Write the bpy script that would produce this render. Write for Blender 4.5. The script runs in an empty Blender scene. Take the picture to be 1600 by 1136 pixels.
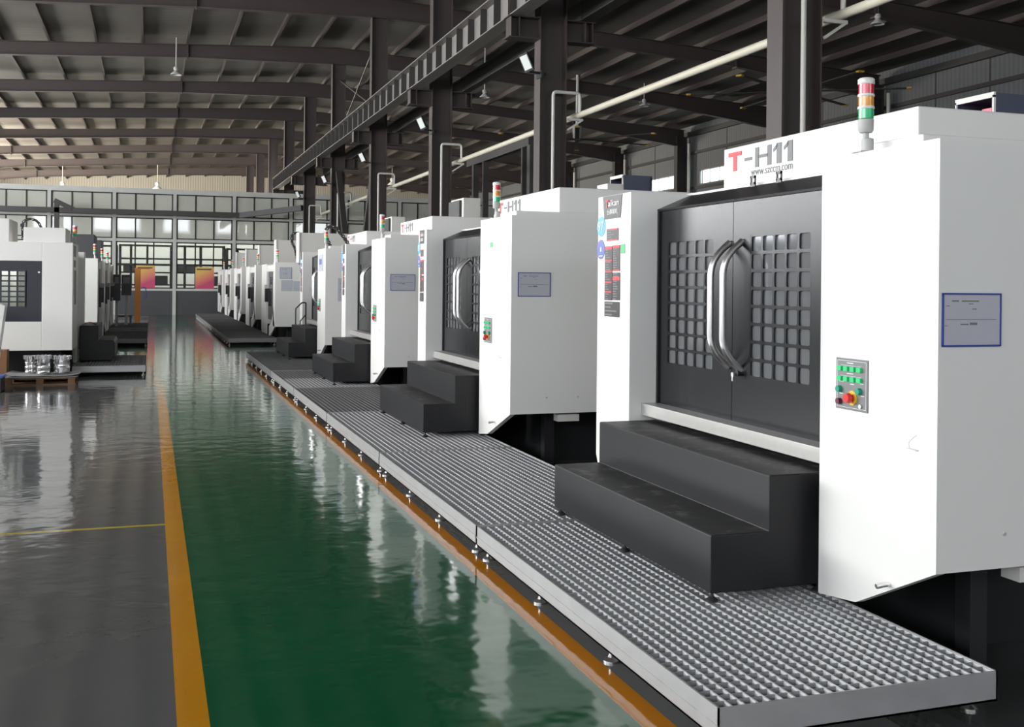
import bpy, bmesh, math, random
from mathutils import Matrix, Vector
random.seed(7)
scene = bpy.context.scene
COL = scene.collection

# ------------------------------------------------------------------ camera
YAW = math.atan(565 / 1664); ROLL = 0.0097
right = Vector((math.cos(YAW), -math.sin(YAW), 0)); up = Vector((0, 0, 1)); fwd = Vector((math.sin(YAW), math.cos(YAW), 0))
cx = right * math.cos(ROLL) + up * math.sin(ROLL); cyv = up * math.cos(ROLL) - right * math.sin(ROLL)
cam_d = bpy.data.cameras.new('camera'); cam = bpy.data.objects.new('camera', cam_d); COL.objects.link(cam)
cam.matrix_world = Matrix(((cx.x, cyv.x, -fwd.x, 0), (cx.y, cyv.y, -fwd.y, 0), (cx.z, cyv.z, -fwd.z, 1.6), (0, 0, 0, 1)))
cam_d.sensor_width = 36; cam_d.lens = 36 * 1664 / 1600; cam_d.shift_y = -125.5 / 1600; cam_d.clip_end = 300; cam_d.clip_start = .05
scene.camera = cam

# ------------------------------------------------------------------ world, light, exposure
w = bpy.data.worlds.new('sky'); scene.world = w; w.use_nodes = True
bg = w.node_tree.nodes['Background']; bg.inputs[0].default_value = (.86, .92, 1, 1); bg.inputs[1].default_value = 7.0
scene.view_settings.view_transform = 'Standard'; scene.view_settings.look = 'None'
scene.view_settings.gamma = 1; scene.view_settings.use_curve_mapping = False; scene.view_settings.exposure = 0.04

def area(name, loc, direction, sx, sy, power, col=(1, 1, 1)):
    l = bpy.data.lights.new(name, 'AREA'); l.shape = 'RECTANGLE'; l.size = sx; l.size_y = sy; l.energy = power; l.color = col
    o = bpy.data.objects.new(name, l); COL.objects.link(o); o.location = loc
    o.rotation_euler = Vector(direction).to_track_quat('-Z', 'Y').to_euler()
    return o
WL = -12.75
# daylight through the tall windows of the left wall and of the gable behind the camera
area('daylight_left_near', (WL, -4, 5.0), (1, 0, -.06), 18, 3.6, 420, (1, .99, .96))
area('daylight_left_middle', (WL, 17, 5.0), (1, 0, -.06), 18, 3.6, 3000, (1, .99, .96))
area('daylight_left_far', (WL, 38, 5.0), (1, 0, -.06), 18, 3.6, 1700, (1, .99, .96))
area('daylight_left_beyond', (WL, 72, 5.2), (1, 0, .16), 26, 3.0, 11500, (1, .91, .76))
for _x, _w in ((-9.6, 3.6), (-3.4, 4.4), (2.6, 2.4), (8.6, 3.4), (16.5, 4.4)):
    area('daylight_gable', (_x, -17.7, 7.6), (0, 1, -.15), _w, 1.5, 165 * _w / 4, (.94, .96, 1))
area('daylight_gable_door', (-6, -17.6, 2.4), (0, 1, 0), 6, 4.2, 60, (.93, .96, 1))
area('added_rear_wall_light', (4, 56.3, 5.2), (0, 1, -.75), 30, 1.2, 1500, (1, 1, .98))  # added lamp, brightens the rear wall seen through the lower glazing

# ------------------------------------------------------------------ materials
MAT = {}
def mat(name, col, rough=.5, metal=0.0, noise=0.0, nscale=8.0, coat=0.0, bump=0.0, spec=.5, emit=None, estr=0):
    if name in MAT: return MAT[name]
    m = bpy.data.materials.new(name); m.use_nodes = True; nt = m.node_tree; b = nt.nodes['Principled BSDF']
    b.inputs['Base Color'].default_value = (*col, 1); b.inputs['Roughness'].default_value = rough; b.inputs['Metallic'].default_value = metal
    b.inputs['Coat Weight'].default_value = coat; b.inputs['Specular IOR Level'].default_value = spec
    if noise or bump:
        tc = nt.nodes.new('ShaderNodeTexCoord'); n = nt.nodes.new('ShaderNodeTexNoise'); n.inputs['Scale'].default_value = nscale; n.inputs['Detail'].default_value = 5
        nt.links.new(tc.outputs['Object'], n.inputs['Vector'])
        if noise:
            r = nt.nodes.new('ShaderNodeMapRange'); r.inputs['To Min'].default_value = 1 - noise; r.inputs['To Max'].default_value = 1 + noise
            mx = nt.nodes.new('ShaderNodeVectorMath'); mx.operation = 'SCALE'; mx.inputs[0].default_value = col
            nt.links.new(n.outputs['Fac'], r.inputs['Value']); nt.links.new(r.outputs[0], mx.inputs['Scale']); nt.links.new(mx.outputs[0], b.inputs['Base Color'])
        if bump:
            bp = nt.nodes.new('ShaderNodeBump'); bp.inputs['Strength'].default_value = bump; bp.inputs['Distance'].default_value = .01
            nt.links.new(n.outputs['Fac'], bp.inputs['Height']); nt.links.new(bp.outputs[0], b.inputs['Normal'])
    if emit: b.inputs['Emission Color'].default_value = (*emit, 1); b.inputs['Emission Strength'].default_value = estr
    MAT[name] = m; return m
WHITE = mat('white_enamel', (.80, .79, .76), .38, noise=.015, nscale=1.5)
CREAM = mat('cream_enamel', (.66, .64, .60), .45, noise=.02)
BLACK = mat('black_paint', (.016, .016, .018), .35)
BLACKGLOSS = mat('textured_black_paint', (.010, .011, .013), .24, bump=.05, nscale=260, spec=.35)
BED = mat('machine_bed', (.006, .007, .008), .8)
STEPM = mat('black_powder_coat', (.015, .015, .0165), .42, noise=.25, nscale=5, spec=.3)
STEEL = mat('brushed_steel', (.55, .55, .54), .32, 1.0, noise=.06, nscale=30)
SILL = mat('sill_steel', (.50, .49, .47), .42, .6, noise=.08, nscale=20)
CHROME = mat('polished_chrome', (.86, .84, .84), .30, 1.0)
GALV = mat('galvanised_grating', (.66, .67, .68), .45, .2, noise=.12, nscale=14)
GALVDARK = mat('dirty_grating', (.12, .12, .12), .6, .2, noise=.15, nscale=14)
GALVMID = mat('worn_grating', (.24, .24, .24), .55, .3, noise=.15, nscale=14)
RAIL = mat('platform_rail', (.42, .42, .42), .42, .5, noise=.1, nscale=9)
BROWN = mat('brown_steel_paint', (.058, .044, .041), .5, noise=.12, nscale=3)
BROWNL = mat('girder_paint', (.20, .185, .175), .5, noise=.12, nscale=3)
DARKST = mat('dark_steel_paint', (.045, .042, .040), .55, noise=.12, nscale=3)
PIPE = mat('cream_pipe', (.62, .58, .47), .45, noise=.08, nscale=6)
PIPEW = mat('white_pipe', (.62, .61, .56), .45)
PGREY = mat('partition_frame', (.52, .52, .49), .45, noise=.1, nscale=4)
PDARK = mat('dark_mullion', (.018, .018, .018), .5)
PANELG = mat('grey_panel', (.055, .058, .064), .45)
SIDING = mat('grey_siding', (.15, .155, .16), .6, noise=.1, nscale=2)
INWHITE = mat('painted_wall', (.72, .71, .66), .7)
PAPER = mat('paper_sheet', (.50, .50, .56), .35, noise=.05, nscale=20)
BLUE = mat('blue_frame', (.03, .07, .32), .4)
REDP = mat('red_print', (.62, .06, .07), .5)
GREYP = mat('grey_print', (.17, .17, .175), .5)
WHITEP = mat('white_print', (.85, .85, .85), .5)
GREENS = mat('green_sticker', (.12, .52, .22), .5)
STKB = mat('blue_sticker', (.09, .42, .80), .4)
STKI = mat('indigo_sticker', (.10, .13, .45), .4)
LABK = mat('label_black', (.035, .03, .03), .4)
PLASTG = mat('panel_grey', (.20, .20, .20), .45)
BGREEN = mat('green_button', (.02, .55, .18), .35, emit=(.02, .55, .18), estr=.15)
TEAL = mat('green_pushbutton', (.01, .32, .20), .3)
ERED = mat('red_mushroom', (.75, .03, .03), .3)
DRED = mat('dark_red_button', (.12, .01, .03), .3)
YEL = mat('yellow_ring', (.80, .50, .03), .4)
LRED = mat('red_lens', (.68, .02, .04), .15, coat=.5); LAMB = mat('amber_lens', (.85, .33, .03), .15, coat=.5); LGRN = mat('green_lens', (.02, .52, .20), .15, coat=.5)
LGREY = mat('lamp_housing', (.50, .50, .48), .5)
RUBBER = mat('rubber', (.02, .02, .02), .7)
WOOD = mat('pallet_wood', (.16, .085, .04), .75, noise=.3, nscale=9)
CARD = mat('cardboard', (.24, .12, .06), .8, noise=.1)
GREYSHEET = mat('grey_sheet', (.33, .33, .33), .6, noise=.08)
ALU = mat('machined_aluminium', (.72, .72, .73), .22, 1.0, noise=.05, nscale=25)
ORANGE = mat('orange_paint', (.42, .15, .02), .5)
PINK = mat('pink_motor', (.75, .18, .25), .5)
NAVY = mat('navy_paint', (.06, .07, .11), .5)
LENSW = mat('flood_lens', (.75, .77, .75), .2)
INNER = mat('machine_interior', (.34, .33, .30), .6, noise=.3, nscale=3)

def glass_mat(name, tint, trans, rough=.04, milk=None):
    m = bpy.data.materials.new(name); m.use_nodes = True; nt = m.node_tree; nt.nodes.clear()
    out = nt.nodes.new('ShaderNodeOutputMaterial'); tr = nt.nodes.new('ShaderNodeBsdfTransparent'); tr.inputs[0].default_value = (*tint, 1)
    df = nt.nodes.new('ShaderNodeBsdfDiffuse'); gl = nt.nodes.new('ShaderNodeBsdfGlossy'); gl.inputs['Roughness'].default_value = rough
    c = milk or (.1, .1, .1)
    tc = nt.nodes.new('ShaderNodeTexCoord'); n = nt.nodes.new('ShaderNodeTexNoise'); n.inputs['Scale'].default_value = .7; n.inputs['Detail'].default_value = 4
    r = nt.nodes.new('ShaderNodeMapRange'); r.inputs['To Min'].default_value = .82; r.inputs['To Max'].default_value = 1.12
    v = nt.nodes.new('ShaderNodeVectorMath'); v.operation = 'SCALE'; v.inputs[0].default_value = c
    nt.links.new(tc.outputs['Object'], n.inputs['Vector']); nt.links.new(n.outputs['Fac'], r.inputs['Value']); nt.links.new(r.outputs[0], v.inputs['Scale']); nt.links.new(v.outputs[0], df.inputs[0])
    m1 = nt.nodes.new('ShaderNodeMixShader'); m1.inputs[0].default_value = trans; nt.links.new(df.outputs[0], m1.inputs[1]); nt.links.new(tr.outputs[0], m1.inputs[2])
    fr = nt.nodes.new('ShaderNodeFresnel'); fr.inputs['IOR'].default_value = 1.6
    ge = nt.nodes.new('ShaderNodeNewGeometry'); inv = nt.nodes.new('ShaderNodeMath'); inv.operation = 'SUBTRACT'; inv.inputs[0].default_value = 1; nt.links.new(ge.outputs['Backfacing'], inv.inputs[1])
    ml = nt.nodes.new('ShaderNodeMath'); ml.operation = 'MULTIPLY'; nt.links.new(fr.outputs[0], ml.inputs[0]); nt.links.new(inv.outputs[0], ml.inputs[1])
    m2 = nt.nodes.new('ShaderNodeMixShader'); nt.links.new(ml.outputs[0], m2.inputs[0]); nt.links.new(m1.outputs[0], m2.inputs[1]); nt.links.new(gl.outputs[0], m2.inputs[2])
    nt.links.new(m2.outputs[0], out.inputs[0]); MAT[name] = m; return m
GLASS_CLEAR = glass_mat('clear_glazing', (.85, .88, .86), .88)
GLASS_MILK = glass_mat('dusty_glazing', (.8, .8, .76), .25, .02, (.60, .61, .55))
GLASS_DOOR = glass_mat('door_glazing', (.7, .7, .7), .35, .06, (.21, .215, .225))

def floor_mat():
    m = bpy.data.materials.new('epoxy_floor'); m.use_nodes = True; nt = m.node_tree; b = nt.nodes['Principled BSDF']
    N = nt.nodes.new; L = nt.links.new
    tc = N('ShaderNodeTexCoord'); sp = N('ShaderNodeSeparateXYZ'); L(tc.outputs['Object'], sp.inputs[0]); X = sp.outputs[0]; Y = sp.outputs[1]
    def band(v, a, bb):
        g = N('ShaderNodeMath'); g.operation = 'GREATER_THAN'; g.inputs[1].default_value = a; L(v, g.inputs[0])
        l = N('ShaderNodeMath'); l.operation = 'LESS_THAN'; l.inputs[1].default_value = bb; L(v, l.inputs[0])
        q = N('ShaderNodeMath'); q.operation = 'MULTIPLY'; L(g.outputs[0], q.inputs[0]); L(l.outputs[0], q.inputs[1]); return q.outputs[0]
    def mul(a, c):
        q = N('ShaderNodeMath'); q.operation = 'MULTIPLY'; L(a, q.inputs[0]); L(c, q.inputs[1]); return q.outputs[0]
    def mx(f, c1, c2):
        q = N('ShaderNodeMix'); q.data_type = 'RGBA'
        if isinstance(c1, tuple): q.inputs[6].default_value = (*c1, 1)
        else: L(c1, q.inputs[6])
        if isinstance(c2, tuple): q.inputs[7].default_value = (*c2, 1)
        else: L(c2, q.inputs[7])
        L(f, q.inputs[0]); return q.outputs[2]
    n1 = N('ShaderNodeTexNoise'); n1.inputs['Scale'].default_value = .6; n1.inputs['Detail'].default_value = 6; L(tc.outputs['Object'], n1.inputs['Vector'])
    grey = mx(n1.outputs['Fac'], (.082, .084, .082), (.112, .114, .110))
    green = mx(n1.outputs['Fac'], (.003, .064, .024), (.006, .096, .037))
    c = mx(band(X, 1.82, 40), grey, (.055, .057, .056))
    c = mx(band(X, 1.82, 2.6), c, (.12, .12, .118))
    c = mx(band(X, .2, 1.74), c, green)
    c = mx(band(Y, 22.6, 26.6), c, green)
    n2 = N('ShaderNodeTexNoise'); n2.inputs['Scale'].default_value = 1.3; n2.inputs['Detail'].default_value = 6; L(tc.outputs['Object'], n2.inputs['Vector'])
    yel = mx(n2.outputs['Fac'], (.46, .19, .005), (.54, .245, .010))
    red = mx(n2.outputs['Fac'], (.30, .09, .03), (.36, .16, .03))
    yl = mul(band(X, .105, .218), band(Y, -5, 17)); c = mx(yl, c, yel)
    c = mx(mul(band(X, .03, .2), band(Y, 17, 50)), c, red)
    c = mx(mul(band(X, 1.70, 1.82), band(Y, -5, 22.5)), c, (.46, .165, .006))
    c = mx(mul(band(X, 1.45, 1.82), band(Y, 26.6, 50)), c, (.22, .07, .035))
    c = mx(mul(band(X, -12, .105), band(Y, 7.30, 7.345)), c, (.42, .33, .03))
    L(c, b.inputs['Base Color'])
    n3 = N('ShaderNodeTexNoise'); n3.inputs['Scale'].default_value = 3.0; n3.inputs['Detail'].default_value = 5; L(tc.outputs['Object'], n3.inputs['Vector'])
    r = N('ShaderNodeMapRange'); r.inputs['To Min'].default_value = .03; r.inputs['To Max'].default_value = .14; L(n3.outputs['Fac'], r.inputs['Value']); L(r.outputs[0], b.inputs['Roughness'])
    b.inputs['Specular IOR Level'].default_value = .6
    n4 = N('ShaderNodeTexNoise'); n4.inputs['Scale'].default_value = 4.2; n4.inputs['Detail'].default_value = 2; L(tc.outputs['Object'], n4.inputs['Vector'])
    bp = N('ShaderNodeBump'); bp.inputs['Strength'].default_value = .6; bp.inputs['Distance'].default_value = .006; L(n4.outputs['Fac'], bp.inputs['Height']); L(bp.outputs[0], b.inputs['Normal'])
    return m
def poster_mat():
    m = bpy.data.materials.new('poster_print'); m.use_nodes = True; nt = m.node_tree; b = nt.nodes['Principled BSDF']; N = nt.nodes.new; L = nt.links.new
    tc = N('ShaderNodeTexCoord'); dp = N('ShaderNodeVectorMath'); dp.operation = 'DOT_PRODUCT'; dp.inputs[1].default_value = (-.35, 0, .9); L(tc.outputs['Generated'], dp.inputs[0])
    cr = N('ShaderNodeValToRGB'); L(dp.outputs['Value'], cr.inputs[0])
    cr.color_ramp.elements[0].color = (.55, .07, .16, 1); cr.color_ramp.elements[0].position = 0; cr.color_ramp.elements[1].color = (.70, .45, .12, 1); cr.color_ramp.elements[1].position = .6; e = cr.color_ramp.elements.new(.25); e.color = (.68, .22, .14, 1)
    L(cr.outputs[0], b.inputs['Base Color']); b.inputs['Roughness'].default_value = .6; return m
def wear_mat():
    m = bpy.data.materials.new('worn_black_tread'); m.use_nodes = True; nt = m.node_tree; b = nt.nodes['Principled BSDF']; N = nt.nodes.new; L = nt.links.new
    tc = N('ShaderNodeTexCoord'); n = N('ShaderNodeTexNoise'); n.inputs['Scale'].default_value = 9; n.inputs['Detail'].default_value = 9; n.inputs['Roughness'].default_value = .7; L(tc.outputs['Object'], n.inputs['Vector'])
    cr = N('ShaderNodeValToRGB'); L(n.outputs['Fac'], cr.inputs[0]); cr.color_ramp.elements[0].position = .54; cr.color_ramp.elements[1].position = .68
    cr.color_ramp.elements[0].color = (.018, .018, .018, 1); cr.color_ramp.elements[1].color = (.12, .12, .115, 1); L(cr.outputs[0], b.inputs['Base Color']); b.inputs['Roughness'].default_value = .55; return m
def roof_mat():
    m = bpy.data.materials.new('roof_sheeting'); m.use_nodes = True; nt = m.node_tree; b = nt.nodes['Principled BSDF']; N = nt.nodes.new; L = nt.links.new
    tc = N('ShaderNodeTexCoord'); n = N('ShaderNodeTexNoise'); n.inputs['Scale'].default_value = .5; n.inputs['Detail'].default_value = 6; L(tc.outputs['Object'], n.inputs['Vector'])
    cr = N('ShaderNodeValToRGB'); L(n.outputs['Fac'], cr.inputs[0]); cr.color_ramp.elements[0].position = .3; cr.color_ramp.elements[1].position = .75
    cr.color_ramp.elements[0].color = (.088, .078, .067, 1); cr.color_ramp.elements[1].color = (.130, .118, .102, 1)
    wv = N('ShaderNodeTexWave'); wv.bands_direction = 'Y'; wv.inputs['Scale'].default_value = .8; wv.inputs['Distortion'].default_value = 0; L(tc.outputs['Object'], wv.inputs['Vector'])
    bp = N('ShaderNodeBump'); bp.inputs['Strength'].default_value = .15; bp.inputs['Distance'].default_value = .02; L(wv.outputs['Fac'], bp.inputs['Height']); L(bp.outputs[0], b.inputs['Normal'])
    L(cr.outputs[0], b.inputs['Base Color']); b.inputs['Roughness'].default_value = .6; return m
def siding_mat(name, c1, c2, axis):
    m = bpy.data.materials.new(name); m.use_nodes = True; nt = m.node_tree; b = nt.nodes['Principled BSDF']; N = nt.nodes.new; L = nt.links.new
    tc = N('ShaderNodeTexCoord'); wv = N('ShaderNodeTexWave'); wv.bands_direction = axis; wv.inputs['Scale'].default_value = 1.6; L(tc.outputs['Object'], wv.inputs['Vector'])
    cr = N('ShaderNodeValToRGB'); cr.color_ramp.elements[0].color = (*c1, 1); cr.color_ramp.elements[1].color = (*c2, 1); L(wv.outputs['Fac'], cr.inputs[0]); L(cr.outputs[0], b.inputs['Base Color'])
    bp = N('ShaderNodeBump'); bp.inputs['Strength'].default_value = .4; bp.inputs['Distance'].default_value = .02; L(wv.outputs['Fac'], bp.inputs['Height']); L(bp.outputs[0], b.inputs['Normal'])
    b.inputs['Roughness'].default_value = .6; return m

# ------------------------------------------------------------------ mesh helpers
class MB:
    def __init__(s, xf=None): s.v = []; s.f = []; s.xf = xf
    def add(s, vs, fs):
        n = len(s.v)
        if s.xf: vs = [s.xf(*p) for p in vs]
        s.v += [tuple(p) for p in vs]; s.f += [tuple(i + n for i in q) for q in fs]; return s
    def box(s, x0, x1, y0, y1, z0, z1):
        return s.add([(x0, y0, z0), (x1, y0, z0), (x1, y1, z0), (x0, y1, z0), (x0, y0, z1), (x1, y0, z1), (x1, y1, z1), (x0, y1, z1)],
                     [(0, 3, 2, 1), (4, 5, 6, 7), (0, 1, 5, 4), (1, 2, 6, 5), (2, 3, 7, 6), (3, 0, 4, 7)])
    def prism(s, poly, axis, a, b):
        def mk(p, t): return {'x': (t, p[0], p[1]), 'y': (p[0], t, p[1]), 'z': (p[0], p[1], t)}[axis]
        n = len(poly)
        return s.add([mk(p, a) for p in poly] + [mk(p, b) for p in poly],
                     [tuple(range(n))[::-1], tuple(range(n, 2 * n))] + [(i, (i + 1) % n, n + (i + 1) % n, n + i) for i in range(n)])
    def cyl(s, p0, p1, r0, r1=None, n=16):
        r1 = r0 if r1 is None else r1; p0 = Vector(p0); p1 = Vector(p1); d = (p1 - p0).normalized()
        a = d.orthogonal().normalized(); b = d.cross(a)
        vs = [p0 + (a * math.cos(t) + b * math.sin(t)) * r0 for t in [2 * math.pi * i / n for i in range(n)]] + [p1 + (a * math.cos(t) + b * math.sin(t)) * r1 for t in [2 * math.pi * i / n for i in range(n)]]
        return s.add(vs, [tuple(range(n))[::-1], tuple(range(n, 2 * n))] + [(i, (i + 1) % n, n + (i + 1) % n, n + i) for i in range(n)])
    def lathe(s, c, prof, n=20):   # prof: (r, z)
        vs = []
        for r, z in prof: vs += [(c[0] + r * math.cos(2 * math.pi * i / n), c[1] + r * math.sin(2 * math.pi * i / n), z) for i in range(n)]
        fs = [tuple(range(n))[::-1], tuple(range((len(prof) - 1) * n, len(prof) * n))]
        for k in range(len(prof) - 1): fs += [(k * n + i, k * n + (i + 1) % n, (k + 1) * n + (i + 1) % n, (k + 1) * n + i) for i in range(n)]
        return s.add(vs, fs)
    def tube(s, path, r, n=10, cap=True):
        P = [Vector(p) for p in path]; rings = []; nrm = None; vs = []
        for i, p in enumerate(P):
            d = (P[min(i + 1, len(P) - 1)] - P[max(i - 1, 0)]).normalized()
            nrm = d.orthogonal().normalized() if nrm is None else (nrm - d * nrm.dot(d)).normalized()
            b = d.cross(nrm); vs += [p + (nrm * math.cos(2 * math.pi * k / n) + b * math.sin(2 * math.pi * k / n)) * r for k in range(n)]
        fs = [(k * n + i, k * n + (i + 1) % n, (k + 1) * n + (i + 1) % n, (k + 1) * n + i) for k in range(len(P) - 1) for i in range(n)]
        if cap: fs += [tuple(range(n))[::-1], tuple(range((len(P) - 1) * n, len(P) * n))]
        return s.add(vs, fs)
    def bar(s, p0, p1, wd, ht=None):
        ht = ht or wd; p0 = Vector(p0); p1 = Vector(p1); d = (p1 - p0).normalized(); a = d.cross(Vector((0, 0, 1)))
        if a.length < .01: a = Vector((1, 0, 0))
        a.normalize(); b = d.cross(a); a *= wd / 2; b *= ht / 2
        vs = [p0 + a + b, p0 - a + b, p0 - a - b, p0 + a - b, p1 + a + b, p1 - a + b, p1 - a - b, p1 + a - b]
        return s.add(vs, [(0, 1, 2, 3), (7, 6, 5, 4), (0, 4, 5, 1), (1, 5, 6, 2), (2, 6, 7, 3), (3, 7, 4, 0)])
def rounded(path, r=.05, n=5):
    P = [Vector(p) for p in path]; out = [P[0]]
    for i in range(1, len(P) - 1):
        a = (P[i - 1] - P[i]).normalized(); b = (P[i + 1] - P[i]).normalized()
        s0 = P[i] + a * r; s1 = P[i] + b * r
        for k in range(n + 1):
            t = k / n; out.append(s0 * (1 - t) ** 2 + P[i] * 2 * t * (1 - t) + s1 * t * t)
    out.append(P[-1]); return out
def link(name, mb, m, loc=(0, 0, 0), parent=None, bevel=0, smooth=False):
    me = bpy.data.meshes.new(name); L = Vector(loc); me.from_pydata([tuple(Vector(v) - L) for v in mb.v], [], mb.f)
    bm = bmesh.new(); bm.from_mesh(me); bmesh.ops.recalc_face_normals(bm, faces=bm.faces); bm.to_mesh(me); bm.free()
    me.materials.append(m); o = bpy.data.objects.new(name, me); COL.objects.link(o)
    if parent: o.parent = parent
    else: o.location = L
    if smooth:
        me.polygons.foreach_set('use_smooth', [True] * len(me.polygons)); me.update()
        try: me.set_sharp_from_angle(angle=math.radians(40))
        except Exception: pass
    if bevel:
        bv = o.modifiers.new('bevel', 'BEVEL'); bv.width = bevel; bv.segments = 2; bv.limit_method = 'ANGLE'
    return o
class Thing:
    def __init__(s, name, label, cat, loc, group=None, kind=None):
        s.o = bpy.data.objects.new(name, None); s.o.empty_display_size = .2; COL.objects.link(s.o); s.o.location = loc; s.loc = Vector(loc)
        if kind: s.o['kind'] = kind
        if label: s.o['label'] = label
        if cat: s.o['category'] = cat
        if group: s.o['group'] = group
    def part(s, name, mb, m, parent=None, label=None, bevel=0, smooth=False):
        o = link(name, mb, m, s.loc, parent or s.o, bevel, smooth)
        if label: o['label'] = label
        return o
def solo(name, mb, m, label, cat, loc, group=None, bevel=0, smooth=False):
    o = link(name, mb, m, loc, None, bevel, smooth); o['label'] = label; o['category'] = cat
    if group: o['group'] = group
    return o
def struct(name, mb, m, loc=(0, 0, 0), parent=None, bevel=0):
    o = link(name, mb, m, loc, parent, bevel)
    if not parent: o['kind'] = 'structure'
    return o
def text_mb(body, x, y_left, z_base, width, height, depth=.002):
    """lettering on a face that looks to -x; reads from +y to -y"""
    cu = bpy.data.curves.new('t', 'FONT'); cu.body = body; cu.extrude = 0.001
    ob = bpy.data.objects.new('t', cu); COL.objects.link(ob); dg = bpy.context.evaluated_depsgraph_get(); dg.update()
    me = bpy.data.meshes.new_from_object(ob.evaluated_get(dg)); bpy.data.objects.remove(ob); bpy.data.curves.remove(cu)
    xs = [v.co.x for v in me.vertices] or [0, 1]; ys = [v.co.y for v in me.vertices] or [0, 1]
    x0, x1, y0, y1 = min(xs), max(xs), min(ys), max(ys); mb = MB()
    mb.add([(x - depth * (.5 + (1 if v.co.z > 0 else 0)), y_left - (v.co.x - x0) / max(x1 - x0, 1e-6) * width, z_base + (v.co.y - y0) / max(y1 - y0, 1e-6) * height) for v in me.vertices], [tuple(p.vertices) for p in me.polygons])
    bpy.data.meshes.remove(me); return mb

# ------------------------------------------------------------------ building shell
ROOF = lambda x: 10.62 - .058 * abs(x - 6.65)
FAR = 92.7; RW = 25.5; LW = -13.0; BACK = -18.0
struct('floor', MB().add([(LW, BACK, 0), (RW, BACK, 0), (RW, FAR, 0), (LW, FAR, 0)], [(0, 1, 2, 3)]), floor_mat())
ceil = MB()
for a, b in ((LW, 6.65), (6.65, RW)):
    ceil.add([(a, BACK, ROOF(a)), (b, BACK, ROOF(b)), (b, FAR, ROOF(b)), (a, FAR, ROOF(a)), (a, BACK, ROOF(a) + .12), (b, BACK, ROOF(b) + .12), (b, FAR, ROOF(b) + .12), (a, FAR, ROOF(a) + .12)],
             [(0, 1, 2, 3), (4, 7, 6, 5), (0, 4, 5, 1), (2, 6, 7, 3), (1, 5, 6, 2), (0, 3, 7, 4)])
ceiling = struct('ceiling', ceil, roof_mat())
for i in range(25):
    x = LW + .5 + i * 1.52
    if abs(x - 6.65) < .3: x += .4
    z = ROOF(x)
    m = MB().box(x - .015, x + .015, 2, FAR, z - .2, z - .004).box(x - .04, x + .04, 2, FAR, z - .212, z - .2)
    link('purlin', m, BROWN, (0, 0, 0), ceiling)
# left wall with tall window openings filled by daylight
mb = MB()
mb.box(LW - .2, LW, BACK, FAR, 0, 3.1); mb.box(LW - .2, LW, BACK, FAR, 7.0, 9.5)
for a, b in ((BACK, -13), (5, 8), (26, 29), (47, 59), (85, FAR)): mb.box(LW - .2, LW, a, b, 3.1, 7.0)
struct('wall_left', mb, mat('left_wall_sheeting', (.30, .30, .28), .7))
mb = MB().box(LW, RW, BACK - .2, BACK, 0, 6.6).box(LW, RW, BACK - .2, BACK, 8.6, 10.8)
for a, b in ((LW, -11.6), (-7.6, -5.8), (-1, 1.2), (4, 6.7), (10.5, 14), (19, RW)): mb.box(a, b, BACK - .2, BACK, 6.6, 8.6)
struct('wall_back', mb, INWHITE)
struct('wall_far', MB().box(LW, RW, FAR, FAR + .2, 0, 10.8), siding_mat('far_siding', (.30, .275, .23), (.38, .355, .30), 'X'))
mb = MB(); WZ0, WZ1 = 6.55, 7.25
mb.box(RW, RW + .2, BACK, FAR, 0, WZ0); mb.box(RW, RW + .2, BACK, FAR, WZ1, 9.6)
op = [(43.0, 46.6), (48.9, 53.4), (56.4, 61.4)]; prev = BACK
for a, b in op: mb.box(RW, RW + .2, prev, a, WZ0, WZ1); prev = b
mb.box(RW, RW + .2, prev, FAR, WZ0, WZ1)
struct('wall_right', mb, siding_mat('right_siding', (.135, .14, .145), (.17, .175, .18), 'Y'))
for i, (a, b) in enumerate(op):
    wd = Thing('window_%d' % (i + 40), None, None, (RW + .1, (a + b) / 2, WZ0), kind='structure')
    f = MB()
    f.box(RW + .05, RW + .12, a, b, WZ0, WZ0 + .04).box(RW + .05, RW + .12, a, b, WZ1 - .04, WZ1)
    for k in range(5):
        y = a + (b - a) * k / 4; f.box(RW + .05, RW + .12, y - .012, y + .012, WZ0, WZ1)
    wd.part('window_frame', f, PGREY); wd.part('pane', MB().box(RW + .08, RW + .085, a, b, WZ0, WZ1), GLASS_CLEAR)
for i, z in enumerate((8.15, 6.4)):
    struct('trim_%d' % (i + 1), MB().box(RW - .1, RW, 10, FAR, z - .07, z + .07), DARKST)
struct('trim_3', MB().box(RW - .16, RW, 10, FAR, 8.98, 9.22), DARKST)
for i, y in enumerate((22.5, 27.5, 30.0, 36.5, 39.0, 44, 51.5)):
    struct('trim_%d' % (i + 4), MB().box(RW - .012, RW, y - .03, y + .03, 4, 9.0), DARKST)

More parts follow.
